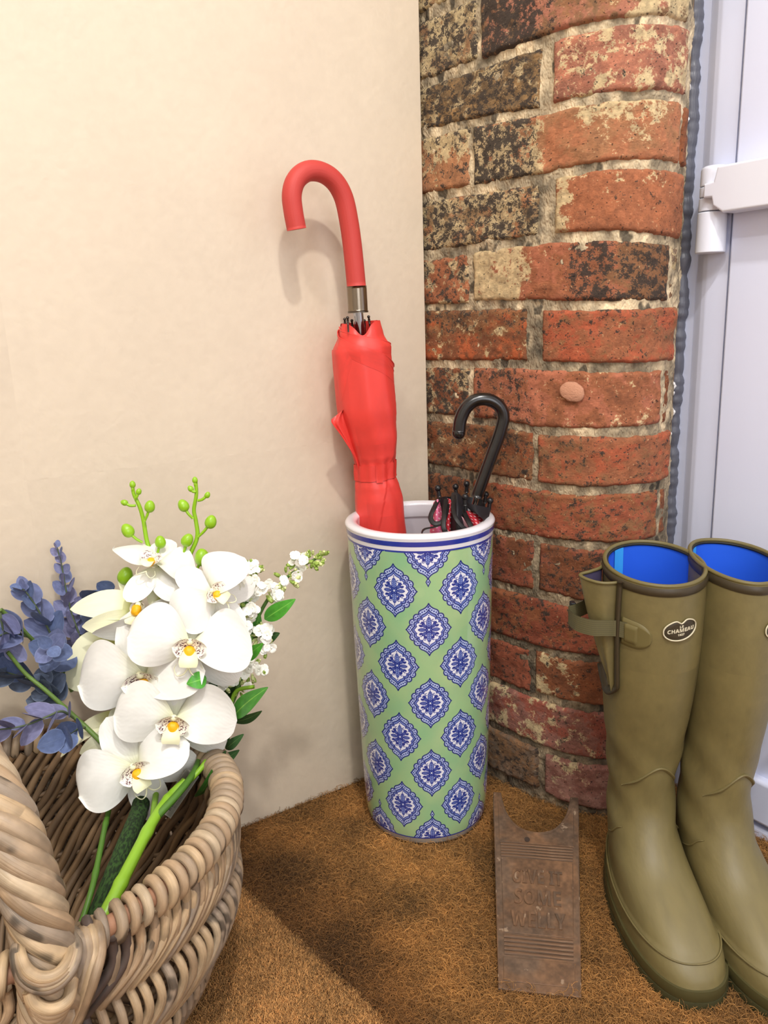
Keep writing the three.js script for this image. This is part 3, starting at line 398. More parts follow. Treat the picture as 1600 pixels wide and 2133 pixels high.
// ------------------------------------------------------------------ small black umbrella
{
  const t = thing('umbrella', 'small umbrella with a black crook handle and pink spotted cloth in the stand', 'umbrella', null);
  const black = phys(0x0b0b0d, 0.28, { clearcoat: 0.5, clearcoatRoughness: 0.2 }), Z = -1.062;
  const W = (px, py, z = Z) => atZ(px, py, z);
  part('handle', rod([[993, 1036], [1008, 994], [1026, 944], [1042, 900], [1049, 868], [1040, 846], [1019, 833], [994, 833], [973, 847], [960, 872], [956, 900]].map((q) => W(...q)), (k) => 0.0082 + 0.0007 * k, 60, 20), black, t);
  part('handle_end', new THREE.SphereGeometry(0.0089, 20, 14).translate(...W(955.5, 902).toArray()), black, t);
  const s0 = W(994, 1032), sd = W(1026, 944).sub(s0).normalize(), foot = s0.clone().addScaledVector(sd, -(s0.y - 0.03) / sd.y);
  // keep the foot inside the stand
  foot.x = clamp(foot.x, STAND.x - 0.05, STAND.x + 0.05); foot.z = STAND.z;
  part('shaft', rod([s0, s0.clone().lerp(foot, 0.5), foot], 0.0042, 6, 14), mat(0x9a9690, 0.2, { metalness: 1 }), t);
  const dots = tex(256, 256, (u, v) => { const r = (a, b) => Math.hypot(a - Math.round(a), b - Math.round(b)); const d = Math.min(r(u * 10, v * 10), r(u * 10 + 0.5, v * 10 + 0.5)); const k = smoothstep(d, 0.17, 0.12); return [lerp(206, 248, k), lerp(44, 226, k), lerp(60, 228, k)]; });
  const pinkDots = tex(256, 256, (u, v) => { const r = (a, b) => Math.hypot(a - Math.round(a), b - Math.round(b)); const d = Math.min(r(u * 10, v * 10), r(u * 10 + 0.5, v * 10 + 0.5)); const k = smoothstep(d, 0.17, 0.12); return [lerp(226, 246, k), lerp(112, 220, k), lerp(150, 228, k)]; });
  const redDot = mat(0xffffff, 0.6, { map: dots }), pinkDot = mat(0xffffff, 0.6, { map: pinkDots }), cloth = mat(0x17171d, 0.6), rose = mat(0xd9a3ac, 0.6), trim = mat(0x0c0a0c, 0.55);
  const c0 = W(968, 1040), low = V(STAND.x + 0.052, 0.30, STAND.z + 0.0);
  // pleats: each from a rib tip down into the stand
  const tips = [[912, 1017, -1.055], [949, 1014, -1.085], [972, 1008, -1.10], [969, 1035, -1.03], [1012, 1030, -1.085], [1021, 1043, -1.05]];
  tips.forEach(([px, py, z], i) => {
    const a = W(px, py, z), mid = W(lerp(px, 968, 0.12), py + 40, z), c = low.clone().lerp(mid, 0.1).add(V((px - 968) * 0.0002, 0, (z - Z) * 0.4));
    part('rib', rod([a, a.clone().lerp(mid, 0.5), mid, mid.clone().lerp(c, 0.5), c], 0.0014, 14, 8), trim, t);
    part('rib_tip', merge([new THREE.SphereGeometry(0.0046, 18, 12).translate(a.x, a.y, a.z), rod([a, a.clone().lerp(mid, 0.45)], (k) => 0.0026 + 0.0006 * k, 6, 10)]), mat(0x141416, 0.35), t);
  });
  // cloth panels hanging in folds: rows of edge points in the photograph with depths
  const sheet = (name, m, rows, uvS = 1) => { const L = rows.map((r) => spline(r.map(([x, y, z]) => W(x, y, z)))); part(name, gridGeo(12, 18, (u, v) => { const pts = L.map((l) => l.getPoint(u)); const c = new THREE.CatmullRomCurve3(pts); return c.getPoint(v); }, (u, v) => [u * 0.22 * uvS, v * 0.9 * uvS]), m, t); };
  sheet('canopy', pinkDot, [[[903, 1046, -1.06], [912, 1040, -1.045], [918, 1046, -1.06]], [[898, 1075, -1.05], [910, 1072, -1.03], [922, 1078, -1.045]], [[895, 1110, -1.05], [912, 1112, -1.03], [930, 1116, -1.04]], [[890, 1150, -1.055], [915, 1156, -1.035], [938, 1160, -1.04]]]);
  sheet('canopy', redDot, [[[897, 1090, -1.062], [910, 1092, -1.052], [925, 1096, -1.062]], [[896, 1110, -1.058], [912, 1114, -1.046], [930, 1116, -1.056]], [[894, 1140, -1.06], [914, 1146, -1.046], [936, 1150, -1.056]]]);
  sheet('canopy', redDot, [[[932, 1038, -1.06], [938, 1040, -1.045], [942, 1048, -1.05]], [[928, 1066, -1.05], [936, 1070, -1.03], [944, 1076, -1.04]], [[922, 1100, -1.045], [934, 1106, -1.022], [944, 1110, -1.035]], [[918, 1150, -1.05], [934, 1156, -1.03], [946, 1160, -1.04]]]);
  sheet('canopy', cloth, [[[941, 1026, -1.075], [952, 1026, -1.055], [962, 1034, -1.06]], [[938, 1052, -1.05], [952, 1056, -1.022], [964, 1060, -1.035]], [[936, 1090, -1.035], [952, 1100, -1.005], [972, 1096, -1.02]], [[938, 1122, -1.03], [960, 1124, -1.0], [984, 1110, -1.015]], [[940, 1160, -1.04], [962, 1164, -1.01], [986, 1150, -1.02]]]);
  sheet('canopy', rose, [[[955, 1066, -1.04], [962, 1076, -1.02], [972, 1082, -1.03]], [[958, 1090, -1.03], [972, 1096, -1.012], [984, 1098, -1.022]], [[960, 1120, -1.03], [976, 1124, -1.014], [990, 1118, -1.024]], [[962, 1160, -1.036], [978, 1164, -1.02], [992, 1158, -1.03]]]);
  sheet('canopy', redDot, [[[968, 1062, -1.045], [990, 1070, -1.03], [1010, 1078, -1.04]], [[976, 1080, -1.035], [994, 1090, -1.018], [1012, 1090, -1.03]], [[982, 1104, -1.032], [998, 1112, -1.015], [1013, 1102, -1.03]], [[984, 1150, -1.04], [1000, 1156, -1.022], [1010, 1150, -1.036]]]);
  sheet('canopy', cloth, [[[968, 1046, -1.05], [992, 1052, -1.03], [1022, 1058, -1.05]], [[976, 1060, -1.036], [998, 1072, -1.012], [1018, 1080, -1.034]], [[990, 1068, -1.03], [1004, 1080, -1.008], [1014, 1090, -1.028]]]);
  sheet('canopy', cloth, [[[918, 1036, -1.09], [930, 1034, -1.08], [942, 1036, -1.09]], [[916, 1090, -1.085], [932, 1092, -1.08], [950, 1094, -1.085]], [[914, 1160, -1.09], [934, 1162, -1.085], [956, 1164, -1.09]]]);
  sheet('canopy', cloth, [[[960, 1034, -1.10], [985, 1036, -1.11], [1012, 1042, -1.10]], [[958, 1090, -1.09], [985, 1094, -1.10], [1006, 1094, -1.09]], [[956, 1160, -1.09], [982, 1164, -1.10], [996, 1160, -1.09]]]);
  // ribbon edging in loops
  const ribbon = (pts, w = 0.0034) => part('edging', rod(pts.map((q) => W(...q)), w, 40, 8, { flat: 0.22 }), trim, t);
  ribbon([[914, 1040, -1.05], [903, 1060, -1.03], [897, 1078, -1.02], [904, 1090, -1.012], [920, 1088, -1.012], [928, 1072, -1.018], [932, 1050, -1.04]]);
  ribbon([[922, 1092, -1.01], [903, 1098, -1.005], [885, 1102, -1.0], [879, 1110, -1.0], [883, 1120, -1.0], [892, 1130, -1.01]]);
  ribbon([[929, 1040, -1.05], [926, 1070, -1.015], [924, 1096, -1.0], [930, 1112, -0.998], [938, 1126, -1.005]]);
  ribbon([[950, 1032, -1.05], [944, 1056, -1.02], [950, 1080, -1.0], [964, 1098, -0.995], [980, 1108, -1.0]], 0.003);
  ribbon([[964, 1062, -1.04], [974, 1082, -1.012], [984, 1100, -1.0], [996, 1108, -1.0], [1010, 1098, -1.01]], 0.0036);
}

// ------------------------------------------------------------------ cast iron boot jack
const JACK = {};
const font = await new FontLoader().loadAsync('fonts/droid/droid_sans_bold.typeface.json');
{
  const rust = tex(512, 512, (u, v) => { const a = fbm(u * 12, v * 12, 7, 5), b = fbm(u * 70, v * 70, 9, 3), c = fbm(u * 7 + 2, v * 7, 19, 4), k = 0.86 + 0.4 * (a - 0.5) + 0.35 * (b - 0.5); const t = smoothstep(c, 0.45, 0.62); const w = smoothstep(fbm(u * 26, v * 26, 29, 4), 0.74, 0.78) * 0.5; let q = [lerp(118, 134, t) * k, lerp(94, 100, t) * k, lerp(74, 72, t) * k]; return q.map((x, i) => lerp(x, [198, 176, 150][i], w)); });
  const iron = mat(0xffffff, 0.62, { map: rust, metalness: 0.15, bumpMap: brickBump, bumpScale: 0.0005 });
  // local axes: x across, z towards the raised horns, y up through the plate
  const fl = atY(1040, 2062, 0.006), fr = atY(1209, 2082, 0.006), bl = atY(1034, 1655, 0.052), br = atY(1198, 1667, 0.052);
  const front = fl.clone().add(fr).multiplyScalar(0.5), back = bl.clone().add(br).multiplyScalar(0.5);
  const wf = fl.distanceTo(fr), wb = bl.distanceTo(br) * 1.06, L = back.distanceTo(front);
  const t = thing('boot_jack', 'rusty cast iron boot jack with raised lettering and two curved horns', 'boot jack', null);
  const Z = back.clone().sub(front).normalize(), X = fr.clone().sub(fl); X.sub(Z.clone().multiplyScalar(X.dot(Z))).normalize(); const Y = Z.clone().cross(X).normalize();
  const flip = Y.y < 0 ? -1 : 1; Y.multiplyScalar(flip);
  t.matrixAutoUpdate = true; t.position.copy(front).addScaledVector(Y, 0.003); 
  t.quaternion.setFromRotationMatrix(new THREE.Matrix4().makeBasis(X, Y, X.clone().cross(Y)));   // local z points to the viewer; the plate runs along -z
  Object.assign(JACK, { front, X, Z: V(Z.x, 0, Z.z).normalize(), half: wf / 2, L });
  const hw = (q) => lerp(wf, wb, q) / 2;     // half width at share q of the length
  const plate = new THREE.Shape(); plate.moveTo(-hw(0), 0); plate.lineTo(hw(0), 0); plate.lineTo(hw(0.8), L * 0.8); plate.quadraticCurveTo(hw(1), L * 0.93, hw(0.97), L); plate.lineTo(hw(1) - 0.009, L);
  plate.bezierCurveTo(hw(1) - 0.016, L * 0.83, hw(1) * 0.42, L * 0.765, 0, L * 0.765); plate.bezierCurveTo(-hw(1) * 0.42, L * 0.765, -hw(1) + 0.016, L * 0.83, -hw(1) + 0.009, L); plate.lineTo(-hw(0.97), L); plate.quadraticCurveTo(-hw(1), L * 0.93, -hw(0.8), L * 0.8); plate.closePath();
  const up = (g) => { const u = g.attributes.uv; for (let i = 0; i < u.count; i++) u.setXY(i, u.getX(i) * 3 + 0.5, u.getY(i) * 3); return g.rotateX(-Math.PI / 2); };
  part('plate', up(new THREE.ExtrudeGeometry(plate, { depth: 0.009, bevelEnabled: true, bevelThickness: 0.0012, bevelSize: 0.0012, bevelSegments: 3, curveSegments: 24 })).translate(0, -0.009, 0), iron, t);
  const uvFix = (g) => g;
  // raised fields
  const T = 0.0022;
  const field = (pts, h = 0.0013) => { const s = new THREE.Shape(); pts.forEach(([x, z], i) => i ? s.lineTo(x, z) : s.moveTo(x, z)); s.closePath(); return up(new THREE.ExtrudeGeometry(s, { depth: h, bevelEnabled: true, bevelThickness: 0.0007, bevelSize: 0.0007, bevelSegments: 2 })); };
  const quad = (q0, q1, ins) => [[-hw(q0) + ins, L * q0], [hw(q0) - ins, L * q0], [hw(q1) - ins, L * q1], [-hw(q1) + ins, L * q1]];
  part('front_field', field(quad(0.03, 0.125, 0.006)), iron, t);
  part('lettered_field', field(quad(0.235, 0.60, 0.0075)), iron, t);
  const hornField = new THREE.Shape(); const i2 = 0.006; hornField.moveTo(-hw(0.7) + i2, L * 0.695); hornField.lineTo(hw(0.7) - i2, L * 0.695); hornField.lineTo(hw(0.82) - i2, L * 0.82); hornField.lineTo(hw(0.97) - i2 * 0.9, L * 0.95); hornField.bezierCurveTo(hw(1) - 0.021, L * 0.82, hw(1) * 0.44, L * 0.745, 0, L * 0.745); hornField.bezierCurveTo(-hw(1) * 0.44, L * 0.745, -hw(1) + 0.021, L * 0.82, -hw(0.97) + i2 * 0.9, L * 0.95); hornField.lineTo(-hw(0.82) + i2, L * 0.82); hornField.closePath();
  part('horn_field', up(new THREE.ExtrudeGeometry(hornField, { depth: 0.0012, bevelEnabled: true, bevelThickness: 0.0007, bevelSize: 0.0007, bevelSegments: 2, curveSegments: 24 })), iron, t);
  for (const q of [0.145, 0.163, 0.181, 0.199, 0.217, 0.618, 0.634, 0.650, 0.666, 0.682]) part('ridge', rod([[-hw(q) + 0.007, 0.0010, -L * q], [hw(q) - 0.007, 0.0010, -L * q]], 0.0024, 4, 8), iron, t);
  const dark = mat(0x4a3b30, 0.6, { metalness: 0.15 });
  for (const [word, q, w] of [['GIVE IT', 0.475, 0.062], ['SOME', 0.372, 0.056], ['WELLY', 0.265, 0.064]]) {
    const g = new TextGeometry(word, { font, size: 0.0215, depth: 0.0016, curveSegments: 5, bevelEnabled: true, bevelThickness: 0.0006, bevelSize: 0.0002, bevelSegments: 1 }); g.computeBoundingBox(); const b = g.boundingBox, s = w / (b.max.x - b.min.x);
    g.translate(-(b.min.x + b.max.x) / 2, 0, 0).scale(s, 1, 1); up(g).translate(0, 0.0012, -L * q); part('lettering', g, iron, t);
  }
  part('stain', new THREE.CylinderGeometry(0.0036, 0.0034, 0.0006, 16).scale(1, 1, 1.2).translate(-0.012, 0.0021, -L * 0.715), mat(0x3a2c22, 0.8), t);
  for (const s of [-1, 1]) part('leg', new RoundedBoxGeometry(0.012, 0.036, 0.012, 2, 0.002).translate(s * (hw(0.68) - 0.013), -0.027, -L * 0.68), iron, t);
}

// ------------------------------------------------------------------ wellington boots
const bootTex = tex(512, 512, (u, v) => { const a = fbm(u * 5, v * 5, 3, 4), b = fbm(u * 30, v * 30, 6, 3), k = 1 + 0.22 * (a - 0.5) + 0.10 * (b - 0.5), d = smoothstep(fbm(u * 7 + 3, v * 4, 8, 4), 0.64, 0.74) * 0.22; return [lerp(114, 88, d) * k, lerp(103, 80, d) * k, lerp(64, 50, d) * k]; });
const M_BOOT = phys(0xffffff, 0.5, { map: bootTex, bumpMap: plaster, bumpScale: 0.0002, clearcoat: 0.08, clearcoatRoughness: 0.5 });
const M_BIND = mat(0x3d3423, 0.45), M_SOLE = mat(0x3c3a20, 0.55), M_SOLE2 = mat(0x4a4526, 0.5), M_BLUE = mat(0x1458d8, 0.85), M_TAPE = mat(0x2f9be8, 0.8), M_GREEN = mat(0x6a6038, 0.5);
const webbing = tex(128, 64, (u, v) => { const k = 0.8 + 0.25 * (Math.sin(u * 6.283 * 32) * 0.5 + 0.5) * (Math.sin(v * 6.283 * 8) * 0.5 + 0.5); return [104 * k, 98 * k, 64 * k]; });
const ROWS = [ // height, back, front, half width, widening to the ball
  [0.452, 0.012, 0.137, 0.0565, 0], [0.40, 0.014, 0.136, 0.0565, 0], [0.34, 0.017, 0.133, 0.0550, 0], [0.28, 0.019, 0.126, 0.0515, 0], [0.22, 0.021, 0.116, 0.0455, 0], [0.175, 0.021, 0.111, 0.0400, 0], [0.145, 0.017, 0.114, 0.0385, 0], [0.122, 0.013, 0.123, 0.0390, 0.02], [0.103, 0.010, 0.139, 0.0400, 0.05], [0.088, 0.008, 0.161, 0.0412, 0.09], [0.077, 0.006, 0.186, 0.0425, 0.12], [0.067, 0.005, 0.210, 0.0435, 0.15], [0.057, 0.004, 0.230, 0.0448, 0.17], [0.047, 0.003, 0.245, 0.0460, 0.18], [0.038, 0.002, 0.254, 0.0470, 0.18], [0.028, 0.001, 0.259, 0.0476, 0.18]];
function bootRow(y) { y = clamp(y, 0.028, 0.46); let i = 1; while (i < ROWS.length - 1 && ROWS[i][0] > y) i++; const a = ROWS[i - 1], b = ROWS[i], f = clamp((a[0] - y) / (a[0] - b[0]), 0, 1), p = ROWS[Math.max(0, i - 2)], q = ROWS[Math.min(ROWS.length - 1, i + 1)]; const h = (k) => { const d = a[0] - b[0], m0 = (b[k] - p[k]) / Math.max(1e-6, p[0] - b[0]) * d, m1 = (q[k] - a[k]) / Math.max(1e-6, a[0] - q[0]) * d, t = f; return (2 * t ** 3 - 3 * t * t + 1) * a[k] + (t ** 3 - 2 * t * t + t) * m0 + (-2 * t ** 3 + 3 * t * t) * b[k] + (t ** 3 - t * t) * m1; }; return [h(1), h(2), h(3), h(4)]; }
// phi 0 = toe, a quarter turn = right
function bootPoint(phi, y, off = 0, inner = 1) {
  const [zb, zf, w, k] = bootRow(y), zm = (zb + zf) / 2, L = (zf - zb) / 2, foot = smoothstep(0.13 - y, 0, 0.08), c = Math.cos(phi), s = Math.sin(phi), e = lerp(1, 0.84, foot);
  const rand = 0.0016 * smoothstep(0.052 - y, 0, 0.004);
  let z = zm + (L + off + rand) * Math.sign(c) * Math.pow(Math.abs(c), lerp(1, 0.94, foot)), x = (w + off + rand) * Math.sign(s) * Math.pow(Math.abs(s), e) * (1 + k * c - 0.06 * foot * (1 - c) * 0.5) + 0.006 * inner * foot * smoothstep(z, 0.1, 0.26);
  // soft creases at the ankle
  const cr = smoothstep(y, 0.09, 0.12) * (1 - smoothstep(y, 0.2, 0.26)); x += cr * 0.0016 * Math.sin(y * 95 + c * 2.5); z += cr * 0.0014 * Math.sin(y * 80 + s * 3);
  const tilt = smoothstep(y, 0.34, 0.45); return V(x, y - tilt * (z - 0.075) * 0.14, z);
}
function makeBoot(label, out, badgePhi, place, yaw, lean = [0, 0], squash = 1) {   // out: -1 gusset on the left, 1 on the right
  const t = thing('wellington_boot', label, 'boot', 'pair of green wellington boots', place); t.rotation.y = yaw; t.scale.y = 0.978;
  const Y = (v) => v < 0.35 ? lerp(0.448, 0.2, v / 0.35) : v < 0.6 ? lerp(0.2, 0.1, (v - 0.35) / 0.25) : lerp(0.1, 0.026, (v - 0.6) / 0.4);
  const q = (phi, y, off) => { const p = bootPoint(phi, y, off, -out), h = Math.max(0, y - 0.13), s = smoothstep(y, 0.14, 0.26); if (p.x * out < 0) p.x *= lerp(1, squash, s); p.x += lean[0] * h; p.z += lean[1] * h; return p; };
  part('upper', gridGeo(96, 110, (u, v) => q(u * Math.PI * 2 + Math.PI, Y(v), 0), (u, v) => [u * 1.3, Y(v) * 3], true), M_BOOT, t);
  // sole in two layers
  const sole = (y0, y1, o, m, name) => part(name, merge([gridGeo(96, 4, (u, v) => { const p = q(u * Math.PI * 2, 0.028, o - 0.0008 * Math.abs(v * 2 - 1) ** 4); p.y = lerp(y0, y1, v); return p; }, null, true), gridGeo(96, 2, (u, v) => { const p = q(u * Math.PI * 2, 0.028, o - 0.0008); return V(p.x * (1 - v * 0.96), y1, lerp(p.z, 0.12, v * 0.96)); }), gridGeo(96, 2, (u, v) => { const p = q(u * Math.PI * 2, 0.028, o - 0.0008); return V(p.x * (1 - v), y0, lerp(p.z, 0.12, v)); })]), m, t);
  sole(0.0155, 0.029, 0.0030, M_SOLE2, 'midsole'); sole(0.002, 0.0155, 0.0038, M_SOLE, 'outsole');
  part('foxing_line', rod([...Array(97)].map((_, i) => q(i / 96 * Math.PI * 2, 0.0485, 0.0013)), 0.0011, 0, 7, { raw: true, closed: true }), M_BOOT, t);
  // chevron ridge on the ankle and the seam round the instep
  const ridge = (list, r) => part('ridge', rod(list.map(([p, y]) => q(p, y, -0.0004)), (k) => r * Math.sin(Math.PI * clamp(k, 0.04, 0.96)) ** 0.5, 30, 8, { flat: 0.42 }), M_BOOT, t);
  ridge([[-0.9, 0.168], [-0.5, 0.182], [0.085, 0.2005], [0.55, 0.186], [0.9, 0.172]], 0.0045);
  ridge([[-1.9, 0.085], [-1.45, 0.098], [-1.1, 0.112], [-0.95, 0.116]], 0.0026); ridge([[1.9, 0.085], [1.45, 0.098], [1.1, 0.112]], 0.0026);
  // lining, tape and rim binding
  part('lining', gridGeo(80, 24, (u, v) => q(u * Math.PI * 2, lerp(0.4475, 0.20, v), -0.0045), null, true), M_BLUE, t);
  part('insole', gridGeo(40, 2, (u, v) => { const p = q(u * Math.PI * 2, 0.2, -0.0045); return V(p.x * (1 - v), 0.2, lerp(p.z, 0.07, v)); }), M_BLUE, t);
  part('seam_tape', gridGeo(4, 24, (u, v) => q(Math.PI + 0.55 * 1 + (u - 0.5) * 0.30, lerp(0.4465, 0.25, v), -0.0058)), M_TAPE, t);
  const rim = (y, o) => [...Array(97)].map((_, i) => q(i / 96 * Math.PI * 2, y, o));
  part('rim_edge', rod(rim(0.4485, -0.0020), 0.0025, 0, 9, { raw: true, closed: true }), M_GREEN, t);
  part('rim_piping', rod(rim(0.4462, -0.0046), 0.0017, 0, 7, { raw: true, closed: true }), mat(0x14140f, 0.6), t);
  part('rim_binding', gridGeo(96, 5, (u, v) => q(u * Math.PI * 2, lerp(0.4465, 0.4365, v), 0.0006 + 0.0012 * Math.sin(v * Math.PI)), null, true), M_BIND, t);
  // gusset on the outer side: slit binding, a fold of rubber, webbing strap and its tab
  const g0 = out * 1.0, g1 = out * 1.95, yt = 0.444, yb = 0.296;
  const slit = []; for (let i = 0; i <= 20; i++) slit.push(q(g0 + out * 0.02 * Math.sin(i / 20 * 3), lerp(yt, yb + 0.012, i / 20), 0.0022)); for (let i = 1; i <= 8; i++) { const a = i / 8; slit.push(q(lerp(g0, g0 + out * 0.36, a), yb + 0.012 - 0.012 * Math.sin(a * Math.PI * 0.6), 0.0022)); } for (let i = 1; i <= 6; i++) slit.push(q(g0 + out * (0.36 + 0.05 * i), yb + 0.001 + i * 0.004, 0.0016));
  part('slit_binding', rod(slit, 0.0064, 0, 10, { raw: true, flat: 0.5 }), M_BIND, t);
  const fold = (u, v, inn) => { const y = lerp(0.440, yb + 0.004, v), open = Math.pow(1 - v, 0.85), A = q(g0 + out * 0.05, y, 0.001), B = q(lerp(g0 + out * 0.3, g1, open), y, 0.001), O = V(out, 0, 0); const k = 0.036 * open - inn * Math.sin(Math.PI * u) ** 0.5; const c = new THREE.CatmullRomCurve3([A, A.clone().lerp(B, 0.02).addScaledVector(O, 0.006 + k * 0.35).add(V(0, 0, 0.001)), A.clone().lerp(B, 0.22).addScaledVector(O, k * 0.92), A.clone().lerp(B, 0.42).addScaledVector(O, k * 1.02), A.clone().lerp(B, 0.56).addScaledVector(O, k * 0.62), A.clone().lerp(B, 0.75).addScaledVector(O, k * 0.16), B]); return c.getPoint(u); };
  part('gusset_fold', gridGeo(44, 36, (u, v) => fold(u, v, 0), (u, v) => [u * 0.4, v * 0.5]), M_BOOT, t);
  part('gusset_lining', gridGeo(40, 20, (u, v) => fold(lerp(0.14, 0.94, u), v * 0.6, 0.0022)), mat(0x3c3450, 0.8), t);
  part('gusset_edge', rod([...Array(45)].map((_, i) => fold(i / 44, 0, 0.001).add(V(0, 0.0006, 0))), 0.0020, 0, 8, { raw: true }), M_GREEN, t);
  const ys = 0.385; const sp = [q(out * 0.80, ys, 0.0024), q(out * 0.98, ys, 0.0062), fold(0.1, 0.36, 0).setY(ys).add(V(out * 0.004, 0, 0.008)), fold(0.22, 0.36, 0).setY(ys).add(V(out * 0.012, 0, 0.008)), fold(0.36, 0.36, 0).setY(ys + 0.001).add(V(out * 0.020, 0, 0.002)), fold(0.5, 0.36, 0).setY(ys + 0.002).add(V(out * 0.020, 0, -0.014)), fold(0.62, 0.36, 0).setY(ys + 0.003).add(V(out * 0.014, 0, -0.018)), q(out * 2.15, ys + 0.004, 0.003)];
  const sc = spline(sp); const strapPart = part('strap', gridGeo(60, 4, (u, v) => { const p = sc.getPoint(u); return p.add(V(0, (v - 0.5) * 0.0195, 0)); }, (u, v) => [u * 3, v]), mat(0xffffff, 0.75, { map: webbing }), t);
  part('strap_keeper', new RoundedBoxGeometry(0.006, 0.019, 0.010, 2, 0.0012).translate(...fold(0.62, 0.36, 0).setY(ys + 0.004).add(V(out * 0.018, 0, -0.022)).toArray()), mat(0x15151a, 0.5), t);
  const tabAt = (a, b, o) => q(out * (0.95 - a * 0.62), ys + b + a * 0.0 - 0.004 * a, o);
  const tabPts = (s, o) => gridGeo(20, 12, (u, v) => { const e = (v - 0.5) * 2, half = 0.0180 * s * Math.sqrt(Math.max(0, 1 - Math.pow(Math.max(0, (u - 0.45) / 0.55), 2))); return tabAt(0.5 + (u - 0.5) * s, e * half - 0.002, o - (u < 0.02 || u > 0.98 || v < 0.02 || v > 0.98 ? 0.0016 : 0)); }, (u, v) => [u * 0.1, v * 0.1]);
  part('strap_tab', tabPts(1, 0.0022), M_GREEN, t);
  part('strap_tab_pad', gridGeo(10, 8, (u, v) => tabAt(0.12 + 0.45 * u, (v - 0.5) * 0.0265 - 0.002, 0.0038 - (u < 0.05 || u > 0.95 || v < 0.05 || v > 0.95 ? 0.002 : 0)), (u, v) => [u * 0.1, v * 0.1]), M_GREEN, t);
  // oval badge with its lettering, bent to the shaft
  const by = 0.392, R = 0.0565;
  const onShaft = (x, y, d) => { const p = q(badgePhi + x / R, by + y - 0.18 * x * 0, d); return p; };
  const bend = (g, d0) => { const p = g.attributes.position; for (let i = 0; i < p.count; i++) { const v = onShaft(p.getX(i), p.getY(i), d0 + p.getZ(i)); p.setXYZ(i, v.x, v.y, v.z); } g.computeVertexNormals(); return g; };
  const bean = (s) => { const L = []; for (let i = 0; i < 48; i++) { const a = i / 48 * Math.PI * 2; let x = Math.cos(a) * 0.0192, y = Math.sin(a) * 0.0132; const n = Math.exp(-((x / 0.004) ** 2)); if (y > 0) y += 0.0016 * (1 - n) - 0.0036 * n; L.push(V(x * s, y * s + x * 0.10, 0)); } return L; };
  const beanGeo = (s, d) => { const L = bean(s); return bend(gridGeo(48, 6, (u, v) => { const p = L[Math.round(u * 48) % 48]; return V(p.x * v, p.y * v - 0.0 + 0.0008 * (1 - v), v > 0.97 ? d - 0.0012 : d); }), 0); };
  const bd = part('badge', beanGeo(1, 0.0020), mat(0x3a3222, 0.5), t);
  const edge = bean(1).map((p) => onShaft(p.x, p.y, 0.0018)); part('badge_edge', rod(edge, 0.00085, 96, 7, { closed: true }), mat(0xcfc7aa, 0.5), bd);
  const letters = mat(0xd8d0b4, 0.55);
  for (const [w, size, y, width] of [['LE', 0.0030, 0.0042, 0.0042], ['CHAMEAU', 0.0050, -0.0018, 0.0305], ['1927', 0.0027, -0.0066, 0.0075]]) { const g = new TextGeometry(w, { font, size, depth: 0.0005, curveSegments: 4, bevelEnabled: false }); g.computeBoundingBox(); const b = g.boundingBox, s = width / (b.max.x - b.min.x); g.translate(-(b.min.x + b.max.x) / 2, 0, 0); const p = g.attributes.position; for (let i = 0; i < p.count; i++) { const x = p.getX(i) * s; p.setXY(i, x, p.getY(i) + y + x * 0.10); } part('lettering', bend(g, 0.0019), letters, bd); }
  return t;
}
makeBoot('green rubber wellington boot seen whole, nearer the boot jack, strap loop on its left', -1, 0.20, [0.309, 0, -0.945], 0);
makeBoot('green rubber wellington boot against the white door, cut off by the frame', 1, 0.42, [0.380, 0, -0.918], 0.15, [0.03, -0.07], 0.72);

// ------------------------------------------------------------------ wicker basket
const BC = V(-0.377, 0, -0.668), BU = WALL_T.clone().negate(), BV = WALL_N;   // long axis along the panel
const BK = [[-0.01, 0.56], [0.0, 0.57], [0.04, 0.70], [0.08, 0.83], [0.12, 0.93], [0.16, 0.985], [0.20, 1.0], [0.235, 0.99], [0.25, 1.0], [0.30, 1.0]];
function bk(y) { let i = 1; while (i < BK.length - 1 && BK[i][0] < y) i++; const a = BK[i - 1], b = BK[i], f = (y - a[0]) / (b[0] - a[0]); return lerp(a[1], b[1], f); }
const RIM_Y = 0.25;
function bp(th, y, off = 0) { const k = bk(y), c = Math.cos(th), s = Math.sin(th), a = 0.217 * k + off, b = 0.185 * k + off; return V(BC.x + BU.x * a * c + BV.x * b * s, y, BC.z + BU.z * a * c + BV.z * b * s); }
const caneTex = (h, s, l, seed) => tex(64, 256, (u, v) => { const a = fbm(u * 10, v * 3, seed, 3), b = fbm(u * 3, v * 14, seed + 5, 4), k = 1 + 0.28 * (a - 0.5) + 0.45 * (b - 0.5), d = smoothstep(fbm(u * 2, v * 7, seed + 9, 3), 0.68, 0.78) * 0.4; return [h * k * (1 - d), s * k * (1 - d), l * k * (1 - d)]; });
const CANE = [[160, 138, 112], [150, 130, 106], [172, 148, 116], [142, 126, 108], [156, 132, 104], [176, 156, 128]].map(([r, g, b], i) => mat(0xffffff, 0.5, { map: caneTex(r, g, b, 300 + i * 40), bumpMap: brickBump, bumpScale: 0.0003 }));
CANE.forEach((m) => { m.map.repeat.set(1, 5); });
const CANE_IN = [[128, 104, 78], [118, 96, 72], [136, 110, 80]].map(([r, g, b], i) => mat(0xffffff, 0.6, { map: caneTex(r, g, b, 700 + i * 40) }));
const CANE_DARK = mat(0xffffff, 0.6, { map: caneTex(78, 66, 60, 990) });
